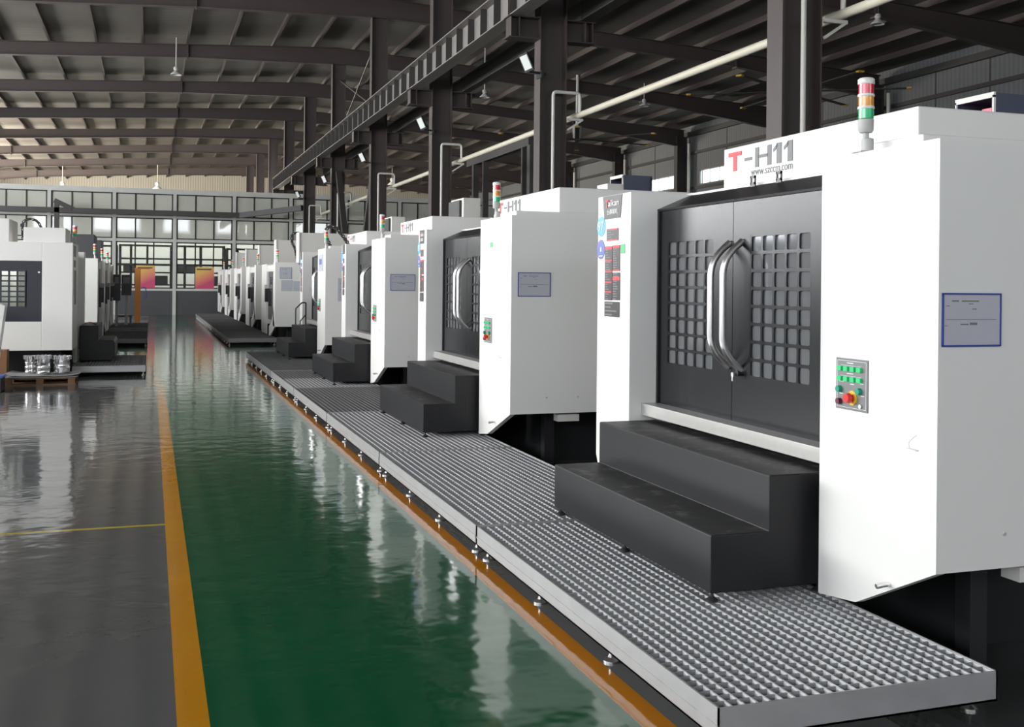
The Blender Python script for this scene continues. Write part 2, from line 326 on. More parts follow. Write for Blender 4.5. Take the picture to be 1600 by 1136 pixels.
# rafters (portal frames) and columns
ords = ['first', 'second', 'third', 'fourth', 'fifth', 'sixth', 'seventh', 'eighth', 'ninth', 'tenth', 'eleventh']
CY0 = 10.05; BAY = 7.53
def cyk(k): return CY0 + BAY * k
def I_member(mb, pts, yc, depth, fl=.24, t=.014):
    """pts: (x, ztop, depth) in a plane y=yc"""
    for (x0, z0, d0), (x1, z1, d1) in zip(pts, pts[1:]):
        mb.add([(x0, yc - t / 2, z0 - d0), (x1, yc - t / 2, z1 - d1), (x1, yc - t / 2, z1), (x0, yc - t / 2, z0), (x0, yc + t / 2, z0 - d0), (x1, yc + t / 2, z1 - d1), (x1, yc + t / 2, z1), (x0, yc + t / 2, z0)],
               [(0, 1, 2, 3), (7, 6, 5, 4), (0, 4, 5, 1), (3, 2, 6, 7), (0, 3, 7, 4), (1, 5, 6, 2)])
        for za, zb in ((z0, z1), (z0 - d0, z1 - d1)):
            mb.add([(x0, yc - fl / 2, za - .009), (x1, yc - fl / 2, zb - .009), (x1, yc - fl / 2, zb + .009), (x0, yc - fl / 2, za + .009), (x0, yc + fl / 2, za - .009), (x1, yc + fl / 2, zb - .009), (x1, yc + fl / 2, zb + .009), (x0, yc + fl / 2, za + .009)],
                   [(0, 1, 2, 3), (7, 6, 5, 4), (0, 4, 5, 1), (3, 2, 6, 7), (0, 3, 7, 4), (1, 5, 6, 2)])
for k in range(2, 11):
    y = cyk(k); mb = MB(); R = lambda x: ROOF(x) - .225
    pts = [(LW + .1, R(LW + .1), .75), (-8, R(-8), .46), (1.2, R(1.2), .46), (6.65, R(6.65), .62), (12.5, R(12.5), .46), (19.2, R(19.2), .46), (RW - .3, R(RW - .3), .85)]
    I_member(mb, pts, y, .5)
    for x, d in ((1.2, .52), (-8, .52), (12.5, .52), (19.2, .52)):
        mb.box(x - .02, x + .02, y - .14, y + .14, R(x) - d, R(x) + .03)
    solo('roof_rafter', mb, BROWN, 'brown steel roof rafter spanning both halls, %s frame back from the camera' % ords[k - 2], 'rafter', (6.65, y, R(6.65)), 'steel roof rafters across the hall')
def h_column(name, x0, x1, yc, ztop, m, label, group, fl=.3):
    mb = MB(); t = .016
    mb.box(x0, x0 + t, yc - fl / 2, yc + fl / 2, 0, ztop).box(x1 - t, x1, yc - fl / 2, yc + fl / 2, 0, ztop).box(x0 + t, x1 - t, yc - .006, yc + .006, 0, ztop)
    mb.box(x0 - .06, x1 + .06, yc - fl / 2 - .05, yc + fl / 2 + .05, 0, .025)
    T = Thing(name, label, 'column', ((x0 + x1) / 2, yc, 0), group)
    T.part('shaft', mb, m); return T
wherek = ['rising behind the nearest machine beside a white pipe', 'carrying the nearest wide crane bracket', 'carrying the second crane bracket', 'fourth from the camera, beside a V brace', 'fifth from the camera, other side of the V brace',
          'sixth from the camera, just before the glazed partition', 'seventh from the camera, seen above the partition', 'eighth from the camera, seen above the partition', 'ninth from the camera, seen above the partition', 'tenth from the camera, farthest of the central row']
for k in range(10):
    y = cyk(k)
    T = h_column('steel_column', 6.4, 6.9, y, ROOF(6.65) - .85, BROWN, 'brown H-section steel column in the central row, ' + wherek[k], 'central row of steel columns')
    # bracket
    br = MB(); yb = y
    if k > 0:
        zt, zb = 6.24, 5.86
        for a, b in ((5.86, 6.4), (6.9, 7.4)):
            br.box(a, b, yb - .008, yb + .008, zb, zt).box(a - .04 if a < 6 else a, b if a < 6 else b + .04, yb - .15, yb + .15, zt - .018, zt).box(a - .04 if a < 6 else a, b if a < 6 else b + .04, yb - .15, yb + .15, zb, zb + .018)
        for x in (6.02, 7.26): br.box(x - .008, x + .008, yb - .14, yb + .14, zb + .018, zt - .018)
        br.box(5.86, 5.875, yb - .14, yb + .14, zb + .018, zt - .018); br.box(7.385, 7.4, yb - .14, yb + .14, zb + .018, zt - .018)
        T.part('crane_bracket', br, BROWN)
for k, wx in ((3, 'the nearest wall column in view, beside the stack light'), (5, 'second wall column in view, behind the pale window strip'), (6, 'third wall column in view'), (7, 'fourth wall column in view, near the big fan')):
    y = cyk(k)
    h_column('wall_column', RW - .75, RW - .2, y, 9.0, DARKST, 'dark steel column against the right wall, ' + wx, 'columns along the right wall', .35)
    solo('downpipe', MB().cyl((RW - .3, y - .55, 0), (RW - .3, y - .55, 8.6), .07), PIPEW, 'pale vertical downpipe on the right wall beside ' + wx.split(',')[0], 'pipe', (RW - .3, y - .55, 0), 'downpipes on the right wall', smooth=True)
# crane runway girder, one length per bay
for k in range(-1, 6):
    y0, y1 = cyk(k) + .01, cyk(k + 1) - .01
    mb = MB(); zb, zt = 6.245, 6.80
    mb.box(5.99, 6.002, y0, y1, zb, zt).box(5.85, 6.14, y0, y1, zb, zb + .02).box(5.82, 6.17, y0, y1, zt - .022, zt)
    T = Thing('crane_girder', 'steel crane runway girder with closely spaced stiffeners, %s length from the camera' % ords[k + 1], 'girder', (6.0, y0, zb), 'crane runway girder lengths')
    T.part('web', mb, BROWNL)
    n = 9
    for i in range(n + 1):
        yy = y0 + .02 + (y1 - y0 - .06) * i / n; T.part('stiffener', MB().box(5.86, 5.99, yy, yy + .014, zb + .02, zt - .022), DARKST)  # stiffeners darker than the web, shade of their turned faces put into colour
    T.part('rail', MB().box(5.96, 6.04, y0, y1, zt, zt + .09), DARKST)
for k in (1, 2, 3, 4, 5):   # second girder on the far side of the row
    y0, y1 = cyk(k - 1) + .01, cyk(k) - .01
    mb = MB().box(7.24, 7.252, y0, y1, 6.245, 6.6).box(7.14, 7.35, y0, y1, 6.245, 6.26).box(7.14, 7.35, y0, y1, 6.585, 6.6)
    solo('crane_girder', mb, DARKST, 'dark crane girder on the far side of the columns, %s length' % ords[k - 1], 'girder', (7.25, y0, 6.245), 'far side crane girder lengths')
# V brace and thin cross rods
for (ya, za, yb_, zb_, lab) in ((cyk(4) - .2, 5.7, 36.5, .3, 'right to left leg'), (cyk(3) + .2, 5.7, 36.3, .3, 'left to right leg')):
    solo('brace', MB().bar((6.65, ya, za), (6.65, yb_, zb_), .2, .2), DARKST, 'dark diagonal steel brace, %s of the V between the fourth and fifth columns' % ('farther' if ya > 38 else 'nearer'), 'brace', (6.65, yb_, .3), 'V bracing')
for i, (a, b) in enumerate(((cyk(3), cyk(4)), (cyk(4), cyk(3)))):
    solo('tie_rod', MB().cyl((6.62 + .06 * i, a, 9.2), (6.62 + .06 * i, b, 6.9), .02, n=8), BROWN, 'thin crossing tie rod above the girder, rod sloping %s' % ('away' if a < b else 'towards the camera'), 'rod', (6.65, a, 6.9), 'tie rods')

# cream header pipe + drop pipes
solo('air_pipe', MB().cyl((7.13, 2, 4.57), (7.13, 47.3, 4.57), .055, n=20), PIPE, 'long cream pipe running level behind the central columns', 'pipe', (7.13, 24, 4.57), smooth=True)
for k in range(6):
    y = cyk(k) - .2
    path = rounded([(6.63, y, .3), (6.63, y, 4.95), (7.13, y, 4.95), (7.13, y, 4.62)], .07, 6)
    T = Thing('drop_pipe', 'thin white drop pipe with a square hook top on the %s central column' % ords[k], 'pipe', (6.63, y, .3), 'white drop pipes on the columns')
    T.part('pipe', MB().tube(path, .03, 12), PIPEW, smooth=True)
    T.part('pipe_bracket', MB().bar((6.9, y + .03, 4.49), (7.2, y + .03, 4.49), .04, .04).bar((6.91, y + .03, 4.3), (7.18, y + .03, 4.48), .03, .03), PIPEW)
# floodlights
for k in range(1, 6):
    y = cyk(k) - .1
    T = Thing('floodlight', 'white-faced LED floodlight clamped to the %s central column' % ords[k], 'light', (6.35, y, 5.0), 'floodlights on the columns')
    c = Vector((6.12, y - .12, 5.42)); a = Vector((-.42, 0, .91)).normalized(); n = Vector((-.7, -.66, -.28)).normalized(); s = a.cross(n).normalized(); n = s.cross(a).normalized()
    def slab(cen, hs, ha, hn):
        vs = [cen + s * i * hs + a * j * ha + n * l * hn for l in (-1, 1) for i, j in ((-1, -1), (1, -1), (1, 1), (-1, 1))]
        return MB().add(vs, [(0, 3, 2, 1), (4, 5, 6, 7), (0, 1, 5, 4), (1, 2, 6, 5), (2, 3, 7, 6), (3, 0, 4, 7)])
    h = T.part('housing', slab(c, .09, .16, .025), BLACK)
    sg = 1 if n.y < 0 else -1
    T.part('lens', slab(c + n * .027 * sg, .072, .125, .004), LENSW)
    T.part('clamp_arm', MB().bar((6.18, y - .1, 5.26), (6.5, y - .06, 5.26), .04, .04).box(6.38, 6.42, y - .16, y + .1, 5.18, 5.3), BLACK)

# high bay lamps
for (x, y, z, lab, r) in ((.80, cyk(4), 9.1, 'pale high bay lamp hanging from a rod in the dark left roof', .2), (19.24, 25.2, 9.12, 'pale high bay lamp hanging over the nearest machine, upper right', .2),
                       (11.69, 38, 8.65, 'small high bay lamp right of the girder bracket', .2), (19.18, 40, 9.1, 'small dark high bay lamp in the right roof near the fan', .2),
                       (16.5, 76, 8.9, 'bright white lamp beyond the partition, near the cream pipe end', .34), (-5.82, 80, 8.1, 'bright white lamp above the partition at far left', .34), (.41, 80, 8.3, 'bright white lamp above the partition, right of its twin', .34)):
    T = Thing('high_bay_lamp', lab, 'lamp', (x, y, z), 'high bay lamps'); q = r / .2
    zt = ROOF(x) - .004
    T.part('rod', MB().cyl((x, y - .2, z + .1), (x, y - .2, zt), .018, n=8), PIPEW)
    T.part('housing', MB().lathe((x, y - .2), [(.06 * q, z + .13 * q), (.085 * q, z + .1 * q), (.085 * q, z + .02 * q), (.05 * q, z - .01 * q)]), LGREY if y < 60 else WHITE, smooth=True)
    T.part('shade', MB().lathe((x, y - .2), [(.05 * q, z - .0), (.09 * q, z - .05 * q), (.19 * q, z - .14 * q), (.195 * q, z - .165 * q), (.18 * q, z - .165 * q), (.04 * q, z - .03 * q)], 24), LGREY if y < 60 else WHITE, smooth=True)
# big ceiling fans
for (x, y, z, ph, lab) in ((16.3, 40, 7.55, 8, 'large industrial ceiling fan with yellow blade tips, hub left of centre over the second machine'), (19.6, 29.5, 7.95, 28, 'large dark ceiling fan with yellow tips in the right hall roof')):
    T = Thing('ceiling_fan', lab, 'fan', (x, y, z), 'big ceiling fans')
    T.part('rod', MB().cyl((x, y, z + .3), (x, y, ROOF(x) - .01), .06), PIPEW); T.part('motor', MB().cyl((x, y, z - .1), (x, y, z + .42), .16, .19, n=20), LGREY, smooth=True)
    for i in range(6):
        t = math.radians(ph + 60 * i); d = Vector((math.cos(t), math.sin(t), 0)); p0 = Vector((x, y, z - .1)) + d * .15; p1 = p0 + d * 3.2
        b = T.part('blade', MB().bar(p0, p1, .17, .03), DARKST); T.part('blade_tip', MB().bar(p1, p1 + d * .14, .19, .05), YEL, b)
# dark frame in the right hall
T = Thing('gantry_frame', 'dark steel portal frame standing in the right hall behind the cream pipe', 'frame', (9, 27.5, 0))
T.part('beam', MB().bar((9, 30.6, 5.15), (9, 25.1, 5.15), .16, .2), DARKST)
for y, wv in ((29.95, .16), (28.95, .1), (25.6, .1), (25.1, .22)): T.part('post', MB().box(8.92, 9.08, y - wv / 2, y + wv / 2, 0, 5.06), DARKST)

# ------------------------------------------------------------------ glazed partition
PY = 51.0
def psc(x): return x * PY / 50
xs = [-12.28, -9.6, -6.9, -4.25, -1.56, 1.03, 3.66, 6.25, 8.85, 11.48, 14.08, 16.7, 19.3, 21.9, RW - .1]
mb = MB().box(LW, RW, PY - .1, PY + .1, 5.50, 5.72); struct('trim_20', mb, PGREY)
mb = MB().box(LW, RW, PY - .07, PY + .07, 4.40, 4.50); struct('trim_21', mb, PGREY)
mb = MB().box(LW, RW, PY - .07, PY + .07, 3.32, 3.45); struct('trim_22', mb, PGREY)
mb = MB().box(LW, RW, PY - .07, PY + .07, 1.10, 1.20); struct('trim_23', mb, PGREY)
struct('wall_partition', MB().box(LW, RW, PY - .03, PY + .03, 0, 1.12), PANELG)
for i, x in enumerate(xs):
    struct('trim_%d' % (30 + i), MB().box(x - .075, x + .075, PY - .09, PY + .09, 0, 5.5), PGREY)
for i in range(len(xs) - 1):
    a, b = xs[i] + .075, xs[i + 1] - .075
    if b - a < .3: continue
    T = Thing('window_%d' % (i + 1), None, None, ((a + b) / 2, PY, 1.2), kind='structure')
    f = MB()
    for z0, z1 in ((1.2, 2.28), (2.28, 3.32), (3.45, 4.40), (4.50, 5.50)):
        f.box(a, b, PY - .03, PY + .03, z0, z0 + .05).box(a, b, PY - .03, PY + .03, z1 - .05, z1)
        for k in range(4):
            x = a + .03 + (b - a - .06) * k / 3; f.box(x - .03, x + .03, PY - .03, PY + .03, z0, z1)
    T.part('window_frame', f, PDARK)
    T.part('pane', MB().box(a, b, PY - .004, PY + .004, 3.45, 5.50), GLASS_MILK); T.part('pane', MB().box(a, b, PY - .004, PY + .004, 1.2, 3.32), GLASS_CLEAR)
PM = poster_mat()
for (x0, x1, z0, z1, lab) in ((-.62, .20, 1.22, 2.24, 'yellow to pink gradient poster on the partition, left one behind the orange post'), (1.95, 2.78, 1.2, 2.2, 'yellow to pink gradient poster on the partition, right one beside the far machines')):
    T = Thing('poster', lab, 'poster', ((x0 + x1) / 2, PY - .06, z0), 'gradient posters'); T.part('sheet', MB().box(x0, x1, PY - .06, PY - .045, z0, z1), PM)
    T.part('title_line', MB().box(x0 + .06, x1 - .12, PY - .063, PY - .0605, z1 - .13, z1 - .08), LABK)
# beam in front of the partition that turns to the sixth column
T = Thing('bridge_beam', 'dark steel beam running level in front of the glazed partition to a column', 'beam', (0, 49.8, 4.4))
T.part('beam', MB().box(-12.8, 3.9, 49.72, 49.95, 4.46, 4.68), DARKST)
T.part('stub_arm', MB().bar((-3.95, 49.8, 4.98), (-3.15, 49.8, 4.6), .16, .2).box(-3.95, -3.75, 49.72, 49.9, 0, 4.9), DARKST)
T.part('beam_end', MB().bar((3.8, 49.85, 4.56), (6.35, cyk(5) + .1, 4.85), .2, .24), DARKST)
# hall beyond the lower glazing: bright wall with racks in front
struct('wall_partition_rear', MB().box(LW, RW, 59.8, 59.95, 0, 5.3), INWHITE)
for i, (x0, zt) in enumerate(((-6.4, 3.2), (-3.9, 3.25), (-1.4, 3.3), (1.1, 3.3), (3.6, 3.2), (6.1, 3.3), (12, 3.3))):
    mb = MB(); wv = 2.35
    for x in (x0, x0 + .5, x0 + 1.25, x0 + wv):
        for y in (54.6, 55.4): mb.box(x - .05, x + .05, y - .05, y + .05, 0, zt)
    for z in (.6, 1.35, 1.95, 2.62, zt - .04): mb.box(x0, x0 + wv, 54.58, 54.66, z - .035, z + .035).box(x0, x0 + wv, 55.34, 55.42, z - .035, z + .035)
    T = Thing('storage_rack', 'black metal rack seen through the lower glazing, %s from the left' % ords[i], 'rack', (x0 + wv / 2, 55, 0), 'racks behind the glass'); T.part('frame', mb, BLACK)
    T.part('bin', MB().box(x0 + .15, x0 + 1.1, 54.7, 55.3, 1.985, 2.3), PLASTG); T.part('bin', MB().box(x0 + 1.35, x0 + 2.2, 54.7, 55.3, 1.385, 1.8), PANELG)

# ------------------------------------------------------------------ gratings / platforms
CROSS = {'galvanised_grating': mat('shade_toned_cross_rods', (.27, .27, .275), .5, .3), 'worn_grating': mat('worn_shade_toned_rods', (.15, .15, .15), .5, .3)}  # cross bars toned darker, shade of their camera-facing sides put into the colour
def platform(x0, x1, y0, y1, mats, label, group, feet_y, z1=.17, coarse=False):
    T = Thing('floor_platform', label, 'platform', ((x0 + x1) / 2, (y0 + y1) / 2, 0), group); g = .01
    fr = MB()
    fr.box(x0, x0 + .006, y0 + g, y1 - g, .062, z1 + .004).box(x1 - .006, x1, y0 + g, y1 - g, .062, z1 + .004).box(x0, x1, y0 + g, y0 + g + .006, .062, z1 + .004).box(x0, x1, y1 - g - .006, y1 - g, .062, z1 + .004)
    fr.box(x0, x0 + .05, y0 + g, y1 - g, .062, .07).box(x1 - .05, x1, y0 + g, y1 - g, .062, .07).box(x0 - .004, x0, y0 + g, y1 - g, .105, .115)
    fr.box(x0, x1, y0 + g, y0 + g + .05, .062, .07).box(x0, x1, y1 - g - .05, y1 - g, .062, .07)
    T.part('frame', fr, RAIL if mats[0] is not GALVDARK else GALVMID)
    n = len(mats); L = (y1 - y0 - 2 * g - .012) / n
    for i, m in enumerate(mats):
        a = y0 + g + .006 + L * i + .002; b = a + L - .004; gb = MB(); cb = MB()
        p = .05; nx = int(round((x1 - x0 - .02) / p)); px = (x1 - x0 - .02) / nx
        for k in range(nx + 1): x = x0 + .01 + px * k; gb.box(x - .0035, x + .0035, a, b, z1 - .036, z1)
        ny = int(round((b - a) / p)); py = (b - a - .009) / ny
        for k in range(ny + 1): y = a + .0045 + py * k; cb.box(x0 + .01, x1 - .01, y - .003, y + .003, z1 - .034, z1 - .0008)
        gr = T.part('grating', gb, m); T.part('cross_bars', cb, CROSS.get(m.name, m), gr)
    for fy in feet_y:
        for x in (x0 + .04, x1 - .04):
            ft = MB().cyl((x, fy, .012), (x, fy, .066), .009, n=10).lathe((x, fy), [(.034, 0), (.034, .008), (.014, .02), (.012, .03)], 16)
            T.part('levelling_foot', ft, STEEL, smooth=True)
YS = [3.16, 5.98, 8.79, 11.60, 14.42, 17.24, 21.95]
PX0, PX1 = 1.825, 3.0
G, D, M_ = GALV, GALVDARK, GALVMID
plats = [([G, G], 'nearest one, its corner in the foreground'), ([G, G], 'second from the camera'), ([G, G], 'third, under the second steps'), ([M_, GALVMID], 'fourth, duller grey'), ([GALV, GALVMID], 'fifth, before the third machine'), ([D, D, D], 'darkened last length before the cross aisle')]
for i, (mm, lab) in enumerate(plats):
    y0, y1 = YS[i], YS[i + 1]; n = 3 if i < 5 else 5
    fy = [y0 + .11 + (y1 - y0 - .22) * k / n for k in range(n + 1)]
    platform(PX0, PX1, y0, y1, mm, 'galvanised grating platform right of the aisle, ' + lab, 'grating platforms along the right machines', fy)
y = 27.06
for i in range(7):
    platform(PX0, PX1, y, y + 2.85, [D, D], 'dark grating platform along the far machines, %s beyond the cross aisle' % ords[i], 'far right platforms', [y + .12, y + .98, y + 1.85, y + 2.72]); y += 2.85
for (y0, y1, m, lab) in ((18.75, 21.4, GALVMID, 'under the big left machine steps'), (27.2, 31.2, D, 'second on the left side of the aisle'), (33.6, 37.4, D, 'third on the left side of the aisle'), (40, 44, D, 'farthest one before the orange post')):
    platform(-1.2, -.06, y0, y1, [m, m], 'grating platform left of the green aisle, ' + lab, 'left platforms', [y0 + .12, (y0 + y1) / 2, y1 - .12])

# ------------------------------------------------------------------ stack light
def stack_light(x, y, z, label, s=1.0, group='stack lights'):
    T = Thing('stack_light', label, 'signal light', (x, y, z), group)
    r = .030 * s
    T.part('bracket', MB().box(x - .05, x + .05, y - .035, y + .035, z, z + .006).lathe((x + .01, y), [(.026, z + .006), (.026, z + .06), (.018, z + .065)], 16).lathe((x, y), [(.014, z + .06), (.014, z + .105)], 12), LGREY, smooth=True)
    z0 = z + .10
    T.part('base', MB().lathe((x, y), [(.024 * s, z0 - .012), (r, z0), (r + .001, z0 + .045)], 20), LGREY, smooth=True)
    z0 += .045
    for nm, m in (('green_lens', LGRN), ('amber_lens', LAMB), ('red_lens', LRED)):
        T.part(nm, MB().lathe((x, y), [(r, z0 + .003), (r, z0 + .048)], 20), m, smooth=True)
        T.part('collar', MB().lathe((x, y), [(r + .001, z0 + .045), (r + .003, z0 + .048), (r + .003, z0 + .054), (r + .001, z0 + .057)], 20), WHITE, smooth=True); z0 += .054
    T.part('cap', MB().lathe((x, y), [(r + .002, z0), (r + .003, z0 + .012), (r - .004, z0 + .018)], 20), WHITE, smooth=True)

def polys_yz(mb, x, y_left, z0, sc, polys, d=.004):
    for P in polys: mb.prism([(y_left - u * sc[0], z0 + v * sc[1]) for u, v in P], 'x', x - d, x + .0005)
def sign_TH11(T, x, yl, z0, wd, ht, full=True):
    """T red; -H11 grey; letter box 0..1 by 0..1"""
    sc = (wd, ht); par = T
    m = MB(); polys_yz(m, x, yl, z0, sc, [[(0, .78), (0, 1), (.22, 1), (.22, .78)], [(.08, 0), (.08, .79), (.14, .79), (.14, 0)]]); T.part('letter_T', m, REDP, label='red letter T')
    m = MB(); polys_yz(m, x, yl, z0, sc, [[(.27, .42), (.27, .58), (.39, .58), (.39, .42)],
        [(.44, 0), (.44, 1), (.50, 1), (.50, 0)], [(.63, 0), (.63, 1), (.69, 1), (.69, 0)], [(.49, .44), (.49, .60), (.64, .60), (.64, .44)],
        [(.77, 0), (.77, 1), (.84, 1), (.84, 0)], [(.72, .60), (.72, .74), (.78, 1), (.78, .78)],
        [(.93, 0), (.93, 1), (1.0, 1), (1.0, 0)], [(.875, .60), (.875, .74), (.94, 1), (.94, .78)]])
    T.part('lettering', m, GREYP)

def document(x0, x1, y, z0, z1, label, frame=True):
    T = Thing('document_pouch', label, 'document', ((x0 + x1) / 2, y - .004, z0), 'document pouches on machine sides')
    T.part('sheet', MB().box(x0, x1, y - .005, y - .002, z0, z1), PAPER)
    if frame:
        f = MB(); t = .0035
        f.box(x0 - t, x1 + t, y - .007, y - .001, z1 - t, z1 + t).box(x0 - t, x1 + t, y - .007, y - .001, z0 - t, z0 + t).box(x0 - t, x0 + t, y - .007, y - .001, z0, z1).box(x1 - t, x1 + t, y - .007, y - .001, z0, z1)
        T.part('border', f, BLUE, label='blue border')
    ln = MB(); w_ = x1 - x0; h = z1 - z0
    for u, v, l, tt in ((.15, .85, .12, .007), (.32, .85, .3, .006), (.44, .8, .08, .004), (.05, .5, .88, .003), (.3, .40, .14, .006), (.46, .40, .13, .012), (.05, .76, .06, .004), (.5, .70, .08, .004), (.03, .38, .05, .003)):
        ln.box(x0 + u * w_, x0 + (u + l) * w_, y - .0056, y - .0051, z0 + v * h, z0 + v * h + tt * h * 4)
    T.part('print', ln, GREYP)

# ------------------------------------------------------------------ big machining centre
def door_leaf(T, xd, y0, y1, wy0, wy1, z0, z1, wz0, wz1, nm):
    m = MB(); t = .03
    m.box(xd, xd + t, y0, wy0, z0, z1).box(xd, xd + t, wy1, y1, z0, z1).box(xd, xd + t, wy0, wy1, z0, wz0).box(xd, xd + t, wy0, wy1, wz1, z1)
    nx, nz = 5, 8; cw = (wy1 - wy0) / nx; ch = (wz1 - wz0) / nz; g = .0085
    for i in range(nx + 1):
        y = wy0 + cw * i; m.box(xd + .001, xd + .006, max(y - g, wy0 - .001), min(y + g, wy1 + .001), wz0, wz1)
    for k in range(nz + 1):
        z = wz0 + ch * k; m.box(xd + .0012, xd + .0058, wy0, wy1, max(z - g, wz0 - .001), min(z + g, wz1 + .001))
    c = .012
    for i in range(nx):
        for k in range(nz):
            a, b = wy0 + cw * i + g, wy0 + cw * (i + 1) - g; lo, hi = wz0 + ch * k + g, wz0 + ch * (k + 1) - g
            for (p, q, sp, sq) in ((a, lo, 1, 1), (b, lo, -1, 1), (b, hi, -1, -1), (a, hi, 1, -1)): m.prism([(p, q), (p + sp * c, q), (p + sp * c * .3, q + sq * c * .3), (p, q + sq * c)], 'x', xd + .0015, xd + .0055)
    leaf = T.part('door', m, BLACKGLOSS)
    T.part('door_window', MB().box(xd + .012, xd + .016, wy0, wy1, wz0, wz1), GLASS_DOOR, leaf)
    return leaf
def handle(T, leaf, ya, z_top, z_bot, xd, out=.12, key=False):
    p = [(xd, ya, z_top), (xd - out * .66, ya, z_top - .065), (xd - out, ya, z_top - .14), (xd - out, ya, z_bot + .14), (xd - out * .66, ya, z_bot + .065), (xd, ya, z_bot)]
    T.part('handle', MB().tube(rounded(p, .05, 6), .019, 14), CHROME, leaf, smooth=True)

def big_machine(idx, yc, w, wp, label, group, hood=None, green_pos=None, full_labels=True, sgn=True, docs=None):
    X = 2.9; D = 3.4; x1 = X + D
    T = Thing('machining_centre', label, 'machine', (X + D / 2, yc + .9, 0), group)
    yN = yc - w; yP = yc + 2.045; yF = yP + wp
    xd = 3.1
    # control column with its cut away toe
    m = MB(); m.box(X + .045, x1, yN, yc, .484, 2.18)
    m.prism([(yN, 2.18), (yN, .484), (yc - .27, .235), (yc, .2), (yc, 2.18)], 'x', X, X + .045)
    T.part('control_column', m, WHITE)
    m = MB().box(X + .045, x1, yP, yF, .484, 2.19).prism([(yF, 2.19), (yF, .44), (yF - .12, .2), (yP, .2), (yP, 2.19)], 'x', X, X + .045)
    T.part('front_panel', m, WHITE)
    T.part('casing', MB().box(X + .42, x1, yc, yP, .484, 2.17), WHITE)
    T.part('roof_cover', MB().box(X + .12, x1 - .05, yN + .24, yc - .02, 2.18, 2.235).box(X + .44, x1 - .05, yc - .02, yF - .1, 2.17, 2.2), WHITE, bevel=.005)
    T.part('sign_box', MB().box(X + 1.0, X + 2.9, yc + .57, yc + 2.62, 2.2, 2.575), WHITE, bevel=.008)
    # door recess
    T.part('recess', MB().box(X + .30, X + .42, yc, yP, .484, .76), BLACK)
    T.part('header', MB().prism([(xd - .01, 2.07), (X + .41, 2.17), (X + .415, 2.18), (xd - .014, 2.083)], 'y', yc, yP).prism([(xd, 2.05), (X + .415, 2.05), (X + .415, 2.17), (xd, 2.075)], 'y', yP - .012, yP - .001), BLACK)
    T.part('door_frame', MB().box(xd - .012, xd + .06, yP - .022, yP - .001, .84, 2.075), BLACK)
    seam = yc + 1.12
    lf = door_leaf(T, xd, seam + .003, yP - .022, yc + 1.335, yc + 1.915, .84, 2.068, 1.10, 1.875, 'left')
    rf = door_leaf(T, xd, yc + .0, seam - .003, yc + .371, yc + .936, .84, 2.068, 1.10, 1.875, 'right')
    handle(T, lf, seam + .035, 1.84, 1.14, xd); handle(T, rf, seam - .10, 1.845, 1.13, xd)
    if idx == 0:
        T.part('lock', MB().cyl((xd, seam - .10, 1.115), (xd - .03, seam - .10, 1.115), .017), BLACK, rf)
        T.part('key', MB().box(xd - .045, xd - .041, seam - .085, seam - .073, 1.07, 1.11).cyl((xd - .046, seam - .08, 1.105), (xd - .040, seam - .08, 1.105), .014), CHROME, rf)
    T.part('interior', MB().box(xd + .34, xd + .35, yc + .05, yP - .05, .9, 2.0).box(xd + .16, xd + .3, yc + .36, yc + .74, .9, 1.32), INNER)
    T.part('door_sill', MB().box(X + .085, X + .32, yc, yP + .002 if False else yP - .001, .765, .84), SILL, bevel=.003)
    for s in ((.93, 1.20) if idx == 0 else (1.05,)):
        b = MB(); yy = yc + s + .05; zz = 2.185
        b.box(X + .40, X + .408, yy - .026, yy - .014, zz, zz + .05).box(X + .40, X + .408, yy + .014, yy + .026, zz, zz + .05).box(X + .40, X + .408, yy - .026, yy + .026, zz - .02, zz + .014).box(X + .40, X + .408, yy - .026, yy + .026, zz + .036, zz + .052)
        T.part('lifting_tab', b, BLACK)
    T.part('machine_bed', MB().box(X + .5, x1 - .2, yN + .45, yF - .35, 0, .484), BED)
    for (lx, ly) in ((X + .42, yN + .28), (x1 - .3, yN + .12)): T.part('leg', MB().box(lx, lx + .09, ly, ly + .09, 0, .484), BLACK)
    T.part('terminal_box', MB().box(X + .33 + .12, X + .33 + .32, yN + .04, yN + .14, .405, .465), CREAM)
    T.part('drain_spout', MB().tube([(X, yc - .49, .372), (X - .03, yc - .49, .372), (X - .06, yc - .485, .366)], .011, 12), CHROME, smooth=True)
    T.part('wire_hook', MB().tube([(X, yc - .63, .95), (X - .02, yc - .63, .955), (X - .028, yc - .635, .98), (X - .012, yc - .645, 1.0), (X - .012, yc - .66, 1.01)], .002, 6).box(X - .014, X, yc - .66, yc - .60, .948, .951), WHITE)
    scr = MB()
    for s in (.33, .62): scr.cyl((X + s, yN - .006, .62), (X + s, yN, .62), .008, n=10)
    T.part('screws', scr, LGREY)
    # control panel
    cp0, cp1, cz0, cz1 = yc - .345, yc - .125, 1.06, 1.285
    if w > .8: cp0 -= 0.03; cp1 -= .03
    wy = cp1 - cp0; wz = cz1 - cz0
    P = T.part('control_panel', MB().box(X - .005, X, cp0, cp1, cz0, cz1), PLASTG, bevel=.001)
    ed = MB(); e = .010; q = X - .0056
    for a, b, c, d in ((cp0 + e, cp1 - e, cz1 - e - .0015, cz1 - e), (cp0 + e, cp1 - e, cz0 + e, cz0 + e + .0015), (cp0 + e, cp0 + e + .0015, cz0 + e, cz1 - e), (cp1 - e - .0015, cp1 - e, cz0 + e, cz1 - e)): ed.box(q, X - .005, a, b, c, d)
    for v in (.86, .655): ed.box(q, X - .005, cp0 + wy * .2, cp0 + wy * .85, cz0 + wz * v, cz0 + wz * v + .001)
